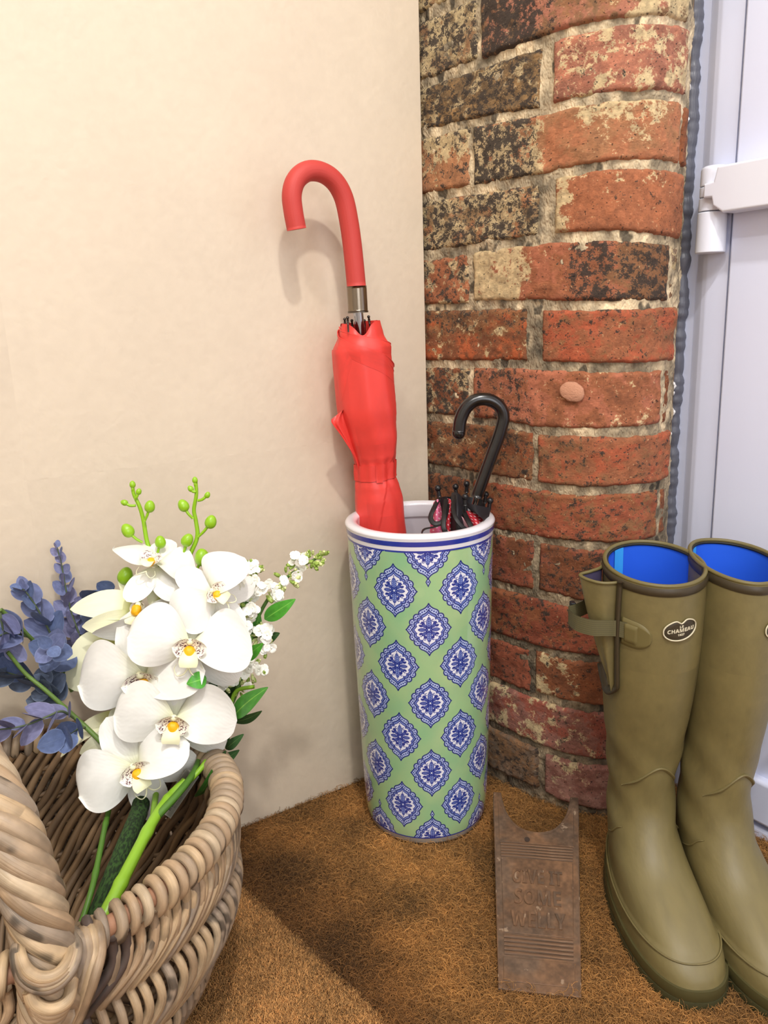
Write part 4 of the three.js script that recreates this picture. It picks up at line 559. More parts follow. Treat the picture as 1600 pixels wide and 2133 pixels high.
{
  const t = thing('wicker_basket', 'large weathered wicker basket with a thick twisted handle holding artificial flowers', 'basket', null, [BC.x, 0, BC.z]);
  const inv = V(-BC.x, 0, -BC.z), R = rng(77), pick = (L) => L[Math.floor(R() * L.length)];
  const local = (pts) => pts.map((p) => p.clone().add(inv));
  const N = 108, TAU = Math.PI * 2, BANDS = [0.246, 0.178, 0.104, 0.026];
  // outer rods: in each band a rod comes out from under the one above, drops, then slants and tucks in again
  for (let i = 0; i < N; i++) {
    const pts = [], th0 = (i + (R() - 0.5) * 0.3) / N * TAU, j = (R() - 0.5) * 0.006, rr = 0.0041 + R() * 0.0007;
    for (let b = 0; b < 3; b++) for (let q = 0; q < 10; q++) { const s = q / 10, y = lerp(BANDS[b], BANDS[b + 1], s) + (s > 0 ? j * Math.sin(s * Math.PI) : 0); const th = th0 + 0.17 * (b + smoothstep(s, 0.3, 1.0)); const out = b === 0 ? lerp(0.011, 0.0085, s) * Math.sin(Math.PI * lerp(0.5, 1, Math.pow(s, 2.2))) : 0.0125 * Math.pow(Math.sin(Math.PI * Math.pow(s, 0.85)), 0.7); pts.push(bp(th, y, -0.0015 + out)); }
    pts.push(bp(th0 + 0.51, BANDS[3], -0.002), bp(th0 + 0.54, 0.006, -0.003));
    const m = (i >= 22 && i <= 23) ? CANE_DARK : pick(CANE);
    part('wicker_rod', rod(local(pts), rr, 46, 7), m, t);
  }
  // inner rods slant the other way
  for (let i = 0; i < N; i++) {
    const pts = [], th0 = (i + (R() - 0.5) * 0.3) / N * TAU, rr = 0.0041 + R() * 0.0007, ph = R() * 0.3;
    for (let q = 0; q <= 20; q++) { const s = q / 20, y = lerp(0.243, 0.012, s), w = Math.sin(s * Math.PI * 6 + (i % 2) * Math.PI + ph) ; const th = th0 - 0.85 * s - 0.010 * Math.sin(s * Math.PI * 6); pts.push(bp(th, y, -0.0122 + 0.003 * w)); }
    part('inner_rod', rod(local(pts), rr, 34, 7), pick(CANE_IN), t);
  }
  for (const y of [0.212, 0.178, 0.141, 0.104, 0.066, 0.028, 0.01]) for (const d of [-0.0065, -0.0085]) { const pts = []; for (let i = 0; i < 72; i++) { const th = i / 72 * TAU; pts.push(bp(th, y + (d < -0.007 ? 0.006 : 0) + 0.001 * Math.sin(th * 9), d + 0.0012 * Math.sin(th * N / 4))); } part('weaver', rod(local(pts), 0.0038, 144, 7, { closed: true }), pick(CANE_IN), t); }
  // base
  const base = []; for (let k = -9; k <= 9; k++) { const x = k / 9.6, h = Math.sqrt(1 - x * x); const a = 0.118 * x, b = 0.10 * h; base.push(rod([V(BU.x * a - BV.x * b, 0.0062, BU.z * a - BV.z * b), V(BU.x * a, 0.0072, BU.z * a), V(BU.x * a + BV.x * b, 0.0062, BU.z * a + BV.z * b)], 0.0056, 8, 7, { flat: 1.0 })); }
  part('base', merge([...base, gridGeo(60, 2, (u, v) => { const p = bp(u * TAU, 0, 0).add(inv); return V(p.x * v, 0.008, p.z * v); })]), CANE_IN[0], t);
  // rim: a core wrapped by bent rods
  const core = []; for (let i = 0; i < 72; i++) core.push(bp(i / 72 * TAU, RIM_Y, 0));
  part('rim_core', rod(local(core), 0.0086, 160, 10, { closed: true }), mat(0xa2765a, 0.6), t);
  const W = 112;
  for (let i = 0; i < W; i++) {
    const th = (i + (R() - 0.5) * 0.25) / W * TAU, near = Math.abs(((th - Math.PI / 2 + Math.PI) % TAU) - Math.PI); if (near < 0.11) continue;
    const tilt = 0.055 + R() * 0.02, r = 0.0126 + R() * 0.0012, pts = [];
    for (let q = 0; q <= 18; q++) { const a = lerp(-0.9, Math.PI * 1.42, q / 18); pts.push(bp(th + tilt * (0.5 - q / 18) * -1.0, RIM_Y + Math.sin(a) * r, -Math.cos(a) * r * -1 * -1 )); }
    // tail running down outside
    pts.push(bp(th + tilt * 0.62, RIM_Y - 0.020, 0.0085), bp(th + tilt * 0.85, RIM_Y - 0.036, 0.0075), bp(th + tilt * 1.3, RIM_Y - 0.050, 0.004));
    part('rim_wrap', rod(local(pts), 0.0045 + R() * 0.0007, 34, 8, { flat: 0.85 }), i % 37 === 25 ? CANE_DARK : pick(CANE), t);
  }
  // handle: an arch over the short axis, strands twisted round a core
  const A0 = Math.PI / 2 + 0.2, W3 = (px, py, z) => atZ(px, py, z), hp = [W3(104, 2110, -0.492), W3(100, 2030, -0.496), W3(88, 1945, -0.502), W3(58, 1835, -0.508), W3(14, 1715, -0.522), W3(-48, 1600, -0.55), V(-0.405, 0.445, -0.640), V(-0.455, 0.415, -0.735), V(-0.487, 0.335, -0.795), bp(-A0, 0.265, 0.004), bp(-A0, 0.215, 0.008)];
  const hc = spline(hp), hl = hc.getLength(), fr = hc.computeFrenetFrames(220, false);
  part('handle_core', rod([...Array(61)].map((_, i) => hc.getPointAt(i / 60).add(inv)), 0.0125, 0, 12, { raw: true }), CANE[3], t);
  const side = BU.clone();
  for (let k = 0; k < 7; k++) {
    const pts = []; for (let i = 0; i <= 220; i++) { const u = i / 220, p = hc.getPointAt(u), T = hc.getTangentAt(u), B = side.clone(), Nn = T.clone().cross(B).normalize(), a = k / 7 * TAU + HANDLE_TWIST * u * hl / 0.105 * TAU, r = 0.0148 + 0.0006 * Math.sin(u * 60 + k * 2); pts.push(p.addScaledVector(B, Math.cos(a) * r).addScaledVector(Nn, Math.sin(a) * r).add(inv)); }
    part('handle_strand', rod(pts, 0.0078, 0, 9, { raw: true }), CANE[k % 6], t);
  }
  // bindings that lash the near end of the handle to the rim
  const at = (px, py, z) => atZ(px, py, z).add(inv);
  for (let k = 0; k < 4; k++) { const e = k * 8; part('lashing', rod([at(128, 1932, -0.535), at(146 + e * 0.5, 1965, -0.507), at(141 + e * 0.5, 2003 + e * 0.3, -0.485), at(117 + e * 0.2, 2030 + e * 0.8, -0.474), at(84, 2036 + e, -0.470), at(56 - e * 0.4, 2020 + e * 0.7, -0.470), at(42 - e * 0.35, 1990, -0.475), at(44 - e * 0.2, 1962, -0.500), at(60, 1940, -0.53)], 0.0046, 44, 8), pick(CANE), t); }
  for (let k = 0; k < 4; k++) { const e = k * 9; part('lashing', rod([at(150 - e, 2040 + e * 0.4, -0.492), at(140 - e * 0.5, 2085 + e, -0.478), at(104, 2103 + e, -0.470), at(72 + e * 0.3, 2090 + e, -0.468), at(60, 2062 + e * 0.6, -0.47)], 0.0048, 30, 8), pick(CANE), t); }
  for (let k = 0; k < 5; k++) { const e = k * 13; part('lashing', rod([at(140 + e, 1945 - e * 0.55, -0.555 - k * 0.006), at(152 + e, 1958 - e * 0.5, -0.515 - k * 0.004), at(158 + e, 1998 - e * 0.4, -0.505 - k * 0.003), at(150 + e * 0.9, 2045 - e * 0.2, -0.502), at(128 + e * 0.8, 2110, -0.498), at(100 + e * 0.8, 2165, -0.495)], 0.0044, 34, 8), pick(CANE), t); }
}

// ------------------------------------------------------------------ artificial flowers in the basket
const veins = tex(128, 256, (u, v) => { const s = Math.abs(u - 0.5), f = Math.sin((v * 9 - s * 14) * 6.28) * 0.5 + 0.5, g = Math.sin(u * 60 + fbm(u * 6, v * 6, 3, 2) * 6) * 0.5 + 0.5; const k = 255 * (0.5 + 0.3 * (g - 0.5) + 0.12 * (f - 0.5)); return [k, k, k]; }, false);
const petalTex = (a, b) => tex(64, 128, (u, v) => { const t = smoothstep(v, 0.0, 0.4), k = 1 - 0.04 * fbm(u * 8, v * 8, 2, 3); return a.map((q, i) => lerp(b[i], q, t) * k); });
const PETAL = phys(0xffffff, 0.55, { map: petalTex([240, 239, 232], [232, 233, 200]), bumpMap: veins, bumpScale: 0.0002, sheen: 0.2, sheenRoughness: 0.5, sheenColor: new THREE.Color(1, 1, 1) });
const PETAL_LIME = phys(0xffffff, 0.55, { map: petalTex([240, 240, 206], [206, 212, 110]), bumpMap: veins, bumpScale: 0.0001 });
const speckled = tex(128, 128, (u, v) => { const a = fbm(u * 16, v * 11, 4, 2), b = fbm(u * 26, v * 18, 9, 2), t = Math.max(smoothstep(a, 0.66, 0.70), smoothstep(b, 0.70, 0.73)) * smoothstep(0.95 - v, 0, 0.35) * smoothstep(v, 0.0, 0.1); return [lerp(250, 88, t), lerp(248, 46, t), lerp(236, 60, t)]; });
const SPECK = mat(0xffffff, 0.55, { map: speckled }), YELLOW = mat(0xf2b40a, 0.5), CREAMY = mat(0xf4f2cc, 0.55);
const LIMEGREEN = phys(0x8fbf1c, 0.38, { clearcoat: 0.25 }), STEM = phys(0x86b52c, 0.42, { clearcoat: 0.2 }), STEM_DARK = mat(0x4f7a28, 0.5);
const LEAF = phys(0xffffff, 0.42, { map: tex(64, 128, (u, v) => { const m = smoothstep(Math.abs(u - 0.5), 0.035, 0.015), k = 0.9 + 0.3 * fbm(u * 6, v * 10, 7, 3); return [lerp(62, 120, m) * k, lerp(122, 166, m) * k, lerp(44, 70, m) * k]; }) });
const LEAF_DARK = phys(0xffffff, 0.5, { map: tex(64, 128, (u, v) => { const m = smoothstep(Math.abs(u - 0.5), 0.03, 0.012), k = 0.9 + 0.3 * fbm(u * 6, v * 10, 17, 3); return [lerp(48, 110, m) * k, lerp(84, 140, m) * k, lerp(44, 78, m) * k]; }) });
const LEAF_BRIGHT = phys(0xffffff, 0.4, { map: tex(64, 128, (u, v) => { const m = smoothstep(Math.abs(u - 0.5), 0.03, 0.012), k = 0.9 + 0.25 * fbm(u * 6, v * 10, 27, 3); return [lerp(74, 130, m) * k, lerp(154, 190, m) * k, lerp(48, 80, m) * k]; }) });
// turn a group so that its +z faces dir and its +y leans to up
function face(o, p, yaw, pitch, roll, s = 1) { o.position.copy(p); o.rotation.order = 'YXZ'; o.rotation.set(-pitch * Math.PI / 180, yaw * Math.PI / 180, roll * Math.PI / 180); o.scale.setScalar(s); return o; }
const discW = (W, c, neck = 0.06) => (t) => t > c ? W * Math.sqrt(Math.max(0, 1 - ((t - c) / (1 - c)) ** 2)) : W * lerp(neck, 1, Math.sin(Math.PI / 2 * Math.pow(t / c, 0.9)));
const roundW = (W, a = 0.62, b = 0.7) => (t) => W * Math.pow(Math.max(0, Math.sin(Math.PI * Math.pow(clamp(t, 0, 1), a))), b) + 0.0015 * (1 - t);
const petalGeo = {
  lateralA: blade({ len: 0.058, w: discW(0.0305, 0.58), bend: (t) => 0.010 * Math.sin(t * 2.4) - 0.012 * t * t, cup: -0.0035, wave: 0.0050, waves: 0.8, side: (t) => 0.007 * Math.sin(Math.PI * t), n: 26, m: 18 }),
  lateralB: blade({ len: 0.058, w: discW(0.0295, 0.56), bend: (t) => 0.006 * Math.sin(t * 2.6) - 0.020 * t * t, cup: 0.003, wave: 0.0055, waves: 0.8, ph: 1.2, side: (t) => -0.008 * Math.sin(Math.PI * t), n: 26, m: 18 }),
  sepal: blade({ len: 0.056, w: discW(0.0180, 0.5, 0.25), bend: (t) => -0.004 - 0.010 * t * t, cup: 0.003, wave: 0.0012, n: 18, m: 12 }),
  sepalB: blade({ len: 0.060, w: discW(0.0185, 0.52, 0.25), bend: (t) => -0.006 - 0.004 * t * t, cup: -0.003, n: 18, m: 12 }),
  lobe: blade({ len: 0.017, w: roundW(0.0078, 0.8, 0.6), bend: (t) => 0.006 * t, cup: 0.003, n: 10, m: 8, th: 0.0005 }),
  mid: blade({ len: 0.020, w: (t) => 0.0045 + 0.006 * Math.sin(t * 2.6) * t, bend: (t) => 0.010 * Math.sin(t * 2.2), cup: 0.003, n: 12, m: 8, th: 0.0006 }),
};
const lumps = (() => { const g = new THREE.SphereGeometry(0.0062, 24, 18), a = g.attributes.position; for (let i = 0; i < a.count; i++) { const x = a.getX(i), y = a.getY(i), z = a.getZ(i), k = 1 + 0.16 * (fbm(x * 500 + 7, y * 500 + z * 400, 3, 3) - 0.5); a.setXYZ(i, Math.sign(x) * Math.pow(Math.abs(x / 0.0062), 0.8) * 0.0056 * k, Math.sign(y) * Math.pow(Math.abs(y / 0.0062), 0.8) * 0.0064 * k, z * 0.8 * k + 0.012); } g.computeVertexNormals(); return g; })();
const column = merge([rod([[0, 0.001, 0.0], [0, 0.004, 0.006], [0, 0.006, 0.0105]], (k) => 0.0028 + 0.0004 * k, 8, 10), new THREE.SphereGeometry(0.0033, 14, 10).translate(0, 0.0062, 0.0112)]);
const tendrils = merge([1, -1].map((s) => rod([[0, -0.018, 0.010], [s * 0.004, -0.024, 0.013], [s * 0.010, -0.026, 0.010], [s * 0.013, -0.020, 0.009], [s * 0.011, -0.015, 0.012]], (k) => 0.0008 * (1.1 - k * 0.8), 20, 6)));
function orchid(plant, p0, yaw, pitch, roll, s, { lime = false, la = 82, lb = -82, fold = 0, lift = [0, 0], tw = [0, 0] } = {}) {
  const p = p0.clone().add(V(0, 0.0068 * s, 0)), g = new THREE.Group(); g.name = numbered('flower'); plant.add(g); face(g, p.clone().sub(plant.position), yaw, pitch, roll, s);
  const M = lime ? PETAL_LIME : PETAL, rad = Math.PI / 180;
  const add = (name, geo, rz, tilt, z, m = M) => { const o = part(name, geo, m, g); o.rotation.order = 'ZXY'; o.rotation.set(tilt * rad, 0, rz * rad); o.position.z = z; return o; };
  add('petal', petalGeo.lateralA, la, 4 + lift[0], 0.002).rotation.y = tw[0] * rad; add('petal', petalGeo.lateralB, lb, 4 + lift[1], 0.0022).rotation.y = tw[1] * rad;
  add('sepal', petalGeo.sepal, 0 + fold, -2, -0.001); add('sepal', petalGeo.sepalB, 168, 3, -0.002); add('sepal', petalGeo.sepalB, -126, 0, -0.0026);
  for (const q of [78, -78]) { const o = add('lip_lobe', petalGeo.lobe, q, 16, 0.007, SPECK); o.position.y = -0.001; o.scale.setScalar(1.12); }
  add('lip', petalGeo.mid, 180, 18, 0.006, CREAMY); part('tendril', tendrils, CREAMY, g); part('column', column, CREAMY, g); const ca = part('callus', lumps, YELLOW, g); ca.position.y = -0.004; ca.scale.setScalar(1.0);
  return g;
}
// flowers: place in the photograph and depth, yaw, pitch, roll in degrees, size
const FLOWERS = [
  [320, 1186, -0.850, 8, 50, -22, 0.82, { lift: [6, -6], tw: [38, -20] }],
  [446, 1250, -0.820, 26, 26, 42, 0.86, { lift: [-6, 24], tw: [0, -32] }],
  [397, 1360, -0.790, 12, 12, -8, 1.12, { lift: [2, 6], tw: [8, -24], lb: -90 }],
  [304, 1424, -0.800, 4, 2, 12, 1.26, { lift: [-4, 30], tw: [12, -30] }],
  [366, 1511, -0.775, 6, 4, -8, 1.10, { lift: [0, 2], tw: [8, -14], la: 88, lb: -88 }],
  [286, 1613, -0.762, 16, 12, 26, 1.10, { lift: [-4, 30], tw: [6, -38] }],
];
// petals of the two lime-tinted flowers seen from the side: root, tip, depths, half width
const SIDE_FLOWERS = [
  { lip: [302, 1276, -0.826, -40, 30, 10], petals: [[298, 1268, 148, 1272, -0.845, -0.842, 0.0185, 1, 0.5], [292, 1288, 172, 1304, -0.835, -0.825, 0.0140, 1, -0.2], [318, 1284, 192, 1316, -0.832, -0.82, 0.0150, 0, -0.7], [290, 1258, 246, 1192, -0.860, -0.872, 0.0140, 1, 0.5], [300, 1300, 372, 1238, -0.84, -0.85, 0.0150, 0, 0.3], [256, 1350, 238, 1306, -0.86, -0.85, 0.014, 1, 0.0], [334, 1250, 306, 1236, -0.85, -0.846, 0.012, 1, 0.3]] },
  { lip: [252, 1545, -0.806, -60, 10, 0], petals: [[256, 1486, 131, 1580, -0.812, -0.80, 0.0135, 1, 0.9], [262, 1520, 166, 1568, -0.806, -0.79, 0.0150, 1, -0.3], [266, 1500, 250, 1600, -0.80, -0.785, 0.0260, 0, -0.1], [262, 1340, 142, 1430, -0.845, -0.832, 0.0340, 1, 0.35], [250, 1460, 300, 1590, -0.806, -0.79, 0.020, 0, 0.3]] },
];
const px3 = (L) => L.map(([x, y, z]) => atZ(x, y, z));
{
  const t = thing('orchid_spray', 'artificial white orchid spray with two budding green stems and thick lime stalk', 'flower', null);
  // stalk: from inside the basket up behind the flowers, then two budding tips
  const knobby = (k) => 0.0068 - 0.0022 * k + 0.0009 * Math.max(0, Math.sin(k * 26)) ** 6;
  part('stalk', rod(px3([[196, 1950, -0.590], [232, 1880, -0.612], [272, 1800, -0.650], [318, 1712, -0.700], [352, 1662, -0.735], [385, 1628, -0.755]]), knobby, 80, 14), STEM, t);
  part('stem', rod(px3([[318, 1712, -0.700], [324, 1660, -0.765], [340, 1560, -0.815], [360, 1450, -0.830], [368, 1350, -0.852], [366, 1270, -0.866], [360, 1230, -0.872]]), 0.0034, 60, 10), STEM, t);
  part('stem', rod(px3([[366, 1280, -0.866], [345, 1225, -0.870], [326, 1175, -0.874], [307, 1130, -0.878], [299, 1085, -0.880], [291, 1056, -0.880], [279, 1030, -0.880], [276, 1012, -0.880]]), (k) => 0.0030 - 0.0010 * k, 60, 10), LIMEGREEN, t);
  part('stem', rod(px3([[366, 1290, -0.866], [372, 1240, -0.868], [379, 1200, -0.872], [396, 1155, -0.876], [411, 1118, -0.880], [408, 1085, -0.882], [404, 1062, -0.882], [409, 1030, -0.882], [408, 1004, -0.882]]), (k) => 0.0030 - 0.0010 * k, 60, 10), LIMEGREEN, t);
  const bud = (bx, by, r, sx, sy, z, ang = 0) => { const b = atZ(bx, by, z), s = atZ(sx, sy, z), q = r * 0.88 / 1650, m = b.clone().lerp(s, 0.5).add(V(0, -0.0015, 0.001)); const o = part('bud_stalk', rod([s, m, b], (k) => 0.0015 + 0.0003 * k, 12, 8), LIMEGREEN, t); const g = new THREE.SphereGeometry(1, 26, 20), a = g.attributes.position; for (let i = 0; i < a.count; i++) { const x = a.getX(i), y = a.getY(i), w = a.getZ(i), an = Math.atan2(w, x), k = 1 - 0.05 * Math.abs(Math.sin(an * 1.5)) ** 8; a.setXYZ(i, x * q * k * (1 - 0.12 * y), y * q * 1.22, w * q * k * (1 - 0.12 * y)); } g.computeVertexNormals(); const e = part('bud', g, LIMEGREEN, t); e.position.copy(b); e.rotation.z = ang; };
  for (const a of [[276, 1009, 6.5, 277, 1024, -0.88, 0], [289, 1024, 6, 281, 1040, -0.878, -0.4], [259, 1047, 6.5, 283, 1053, -0.878, 1.2], [312, 1055, 11, 302, 1084, -0.874, -0.2], [266, 1105, 13, 297, 1130, -0.872, 0.5], [334, 1129, 11.5, 322, 1172, -0.868, 0.05], [261, 1199, 16, 300, 1212, -0.862, -0.4]]) bud(...a);
  for (const a of [[406, 1000, 6, 407, 1012, -0.882, 0], [397, 1018, 6, 408, 1024, -0.88, 0.6], [432, 1031, 6, 412, 1043, -0.88, -0.5], [382, 1053, 11.5, 402, 1080, -0.876, 0.4], [439, 1087, 12.5, 413, 1118, -0.876, -0.35], [390, 1125, 12.5, 380, 1158, -0.872, -0.6], [421, 1161, 16, 403, 1198, -0.868, 0.0]]) bud(...a);
  const O = (px, py, z, yaw, pitch, roll, s, o) => { orchid(t, atZ(px, py, z), yaw, pitch, roll, s, o); part('pedicel', rod([atZ(px, py, z - 0.006), atZ(lerp(px, 365, 0.5), py + 16, z - 0.03), atZ(lerp(px, 365, 0.92), py + 34, -0.862)], 0.0017, 14, 8), STEM, t); };
  for (const f of FLOWERS) O(...f);
  for (const f of SIDE_FLOWERS) {
    const g = new THREE.Group(); g.name = numbered('flower'); t.add(g);
    for (const [x0, y0, x1, y1, z0, z1, hw, lime, turn] of f.petals) leafAt(g, atZ(x0, y0, z0), atZ(x1, y1, z1), hw, lime ? PETAL_LIME : PETAL, { name: 'petal', turn, bend: 0.14, cup: 0.25, a: 0.72, b: 0.7 });
    const l = new THREE.Group(); const [lx, ly, lz, yaw, pitch, roll] = f.lip, hold = (name, geo, m, rz, tilt) => { const o = part(name, geo, m, g); face(o, atZ(lx, ly, lz), yaw, pitch, roll); o.rotateZ(rz * Math.PI / 180).rotateX(tilt * Math.PI / 180); };
    hold('lip_lobe', petalGeo.lobe, SPECK, 62, 24); hold('lip_lobe', petalGeo.lobe, SPECK, -62, 24); hold('lip', petalGeo.mid, CREAMY, 180, 18); hold('column', column, CREAMY, 0, 0); hold('callus', lumps, YELLOW, 0, 0);
  }
}
function leafAt(plant, base, tip, hw, m, { name = 'leaf', turn = 0, bend = 0.12, cup = 0.12, a = 0.8, b = 0.85 } = {}) {
  const d = tip.clone().sub(base), L = d.length(), y = d.clone().normalize(), toEye = eye.clone().sub(base).normalize(); let z = toEye.sub(y.clone().multiplyScalar(toEye.dot(y))).normalize(); const x = y.clone().cross(z).normalize();
  z = z.applyAxisAngle(y, turn); const x2 = y.clone().cross(z).normalize();
  const o = part(name, blade({ len: L, w: (t) => hw * Math.pow(Math.max(0, Math.sin(Math.PI * Math.pow(t, a))), b) + 0.0006, bend: (t) => L * bend * Math.sin(t * Math.PI * 0.9), cup: L * cup * 0.15, n: 12, m: 8, th: 0.0006 }), m, plant);
  o.position.copy(base); o.quaternion.setFromRotationMatrix(new THREE.Matrix4().makeBasis(x2, y, z)); return o;
}
{
  const t = thing('blossom_spray', 'artificial spray of tiny cream blossoms with green leaves right of the orchids', 'flower', null);
  part('stem', rod(px3([[322, 1706, -0.704], [372, 1652, -0.735], [402, 1612, -0.765], [424, 1565, -0.80], [470, 1490, -0.815], [500, 1420, -0.835], [518, 1350, -0.852], [538, 1285, -0.866], [575, 1225, -0.880], [620, 1186, -0.890], [668, 1158, -0.900]]), (k) => 0.0042 - 0.0028 * k, 90, 10), STEM_DARK, t);
  part('stem', rod(px3([[388, 1634, -0.755], [424, 1594, -0.775], [440, 1560, -0.795], [452, 1532, -0.81]]), 0.0030, 30, 10), STEM, t);
  part('stem', rod(px3([[478, 1478, -0.815], [492, 1440, -0.82], [530, 1430, -0.82]]), 0.0022, 20, 8), STEM, t);
  const R = rng(15), P = (x, y, z) => atZ(x, y, z);
  for (const [bx, by, tx, ty, z, hw, m, o] of [[551, 1290, 617, 1247, -0.85, 0.0085, LEAF_BRIGHT, {}], [495, 1372, 549, 1338, -0.83, 0.0085, LEAF_BRIGHT, { turn: 0.4 }], [540, 1338, 584, 1318, -0.87, 0.007, LEAF_DARK, {}], [484, 1494, 561, 1431, -0.80, 0.0095, LEAF, { turn: -0.3 }], [480, 1502, 546, 1478, -0.815, 0.007, LEAF_DARK, { turn: 0.8 }], [418, 1512, 436, 1388, -0.845, 0.0150, LEAF_DARK, { bend: 0.05 }], [430, 1412, 388, 1425, -0.78, 0.0085, LEAF_BRIGHT, { bend: 0.25 }], [436, 1400, 466, 1436, -0.83, 0.008, LEAF_DARK, {}], [470, 1560, 509, 1528, -0.80, 0.005, LEAF_DARK, {}], [440, 1330, 462, 1300, -0.86, 0.008, LEAF_DARK, { turn: 0.9 }], [452, 1560, 478, 1470, -0.83, 0.010, LEAF_DARK, {}], [420, 1620, 470, 1560, -0.80, 0.008, LEAF_DARK, { turn: 0.6 }], [408, 1660, 440, 1600, -0.765, 0.007, LEAF, { turn: 0.8 }], [505, 1250, 530, 1290, -0.87, 0.008, LEAF, { turn: 0.5 }], [462, 1470, 500, 1392, -0.85, 0.009, LEAF_DARK, {}], [446, 1440, 470, 1350, -0.86, 0.010, LEAF_DARK, {}], [470, 1380, 500, 1320, -0.865, 0.009, LEAF_DARK, { turn: 0.4 }], [515, 1340, 540, 1275, -0.87, 0.008, LEAF, { turn: 0.5 }], [430, 1600, 500, 1560, -0.81, 0.008, LEAF_DARK, { turn: 0.3 }], [432, 1540, 420, 1440, -0.85, 0.014, LEAF_DARK, { turn: -0.4 }]]) leafAt(t, P(bx, by, z), P(tx, ty, z + 0.012), hw, m, o);
  // florets: four rounded petals round a pale eye; buds at the tip of the spray
  const one = blade({ len: 0.0054, w: discW(0.0030, 0.6, 0.2), bend: (k) => 0.0016 * Math.sin(k * 2.2), n: 6, m: 5, th: 0.0003 });
  const floretGeo = merge([...[0, 1, 2, 3].map((k) => one.clone().rotateZ(k * Math.PI / 2)), new THREE.SphereGeometry(0.0011, 8, 6).translate(0, 0, 0.0008)]), budGeo = merge([rod([[0, 0, 0], [0, 0.004, 0], [0, 0.0085, 0]], (k) => 0.0006 + 0.0013 * Math.sin(k * 2.6), 8, 7)]);
  const FLORET = mat(0xfbfbf0, 0.55), BUD = mat(0xdfe8a0, 0.5), BUDG = mat(0x9fba58, 0.5);
  const cluster = (cx, cy, r, n, z, nb) => { const c = P(cx, cy, z); n = Math.round(n * 1.7); for (let i = 0; i < n; i++) { const a = R() * 6.28, q = Math.sqrt(R()) * r, p = P(cx + Math.cos(a) * q, cy + Math.sin(a) * q * 0.8, z + 0.012 * (1 - q / r) + R() * 0.006); const o = part('floret', floretGeo, FLORET, t); face(o, p, (R() - 0.4) * 90, 20 + (R() - 0.5) * 80, R() * 90, 0.85 + R() * 0.45); }
    for (let i = 0; i < nb; i++) { const a = R() * 6.28, q = r * (0.5 + 0.6 * R()), p = P(cx + Math.cos(a) * q * 0.7, cy + Math.sin(a) * q * 0.6, z); const o = part('bud', budGeo, R() < 0.5 ? BUD : BUDG, t); o.position.copy(p); o.quaternion.setFromUnitVectors(V(0, 1, 0), P(cx + Math.cos(a) * q * 1.6, cy + Math.sin(a) * q * 1.4 - 4, z + 0.01).sub(c).normalize()); o.scale.setScalar(0.8 + R() * 0.6); } };
  cluster(498, 1218, 36, 15, -0.862, 12); cluster(522, 1188, 18, 3, -0.872, 12); cluster(545, 1228, 32, 11, -0.866, 10); cluster(580, 1240, 14, 3, -0.868, 3); cluster(524, 1272, 18, 5, -0.855, 4); cluster(515, 1310, 16, 4, -0.85, 3); cluster(545, 1322, 24, 8, -0.86, 12); cluster(555, 1350, 12, 3, -0.86, 3); cluster(525, 1395, 28, 6, -0.845, 22); cluster(465, 1424, 14, 3, -0.825, 1); cluster(495, 1430, 20, 1, -0.83, 12); cluster(596, 1205, 22, 2, -0.878, 12); cluster(625, 1168, 20, 5, -0.888, 9); cluster(650, 1165, 15, 0, -0.895, 14); cluster(668, 1160, 10, 0, -0.9, 10); cluster(622, 1200, 8, 2, -0.884, 3);
}
// blue eucalyptus
const EUC = [[106, 115, 154], [118, 122, 160], [96, 112, 152], [120, 120, 156], [82, 94, 116]].map(([r, g, b], i) => mat(0xffffff, 0.75, { map: tex(64, 64, (u, v) => { const m = smoothstep(Math.abs(u - 0.5), 0.03, 0.01) * 0.12, e = smoothstep(Math.abs(u - 0.5), 0.44, 0.5) * 0.35, k = 0.86 + 0.3 * fbm(u * 6, v * 6, 40 + i, 4); return [r * k + 255 * (m * 0.3 + e * 0.3), g * k + 255 * (m * 0.3 + e * 0.3), b * k + 255 * (m * 0.2 + e * 0.25)]; }) }));
const EUC_STEM = mat(0x5c6a4c, 0.6), EUC_GREEN = mat(0x64823c, 0.5);
function sprig(t, pts, n, s0, s1, { seed = 1, stem = EUC_STEM, r = 0.0013, from = 0.1, round = 0.92, open = 0.82, tones = [0, 1, 2, 3] } = {}) {
  const R = rng(seed), c = spline(pts); part('stem', rod(pts, (k) => r * (1.15 - 0.6 * k), 40, 8), stem, t);
  for (let i = 0; i < n; i++) {
    const u = lerp(from, 1, i / (n - 1)), p = c.getPoint(u), T = c.getTangent(u), s = lerp(s0, s1, i / (n - 1)) * (0.76 + R() * 0.24);
    let A = T.clone().cross(V(0, 0, 1)); if (A.length() < 0.2) A = T.clone().cross(V(1, 0, 0)); A.normalize().applyAxisAngle(T, i % 2 ? Math.PI / 2 + (R() - 0.5) * 0.6 : (R() - 0.5) * 0.6);
    for (const sg of [1, -1]) { const d = A.clone().multiplyScalar(sg * Math.sin(open)).addScaledVector(T, Math.cos(open) + R() * 0.25).normalize(), y = d, zz = T.clone().multiplyScalar(0.55).add(eye.clone().sub(p).normalize().multiplyScalar(0.15 + 0.9 * R())), z = zz.sub(y.clone().multiplyScalar(zz.dot(y))).normalize(), x = y.clone().cross(z); z.applyAxisAngle(y, (R() - 0.5) * 0.5); const x2 = y.clone().cross(z); const len = s * 1.25, o = part('leaf', blade({ len, w: (k) => s * 0.5 * round * Math.pow(Math.max(0, Math.sin(Math.PI * Math.pow(k, 0.8))), 0.6) + 0.0005, bend: (k) => len * 0.10 * k * k, cup: s * 0.03, n: 10, m: 8, th: 0.0005 }), EUC[tones[Math.floor(R() * tones.length)]], t); o.position.copy(p); o.quaternion.setFromRotationMatrix(new THREE.Matrix4().makeBasis(x2, y, z)); }
  }
}
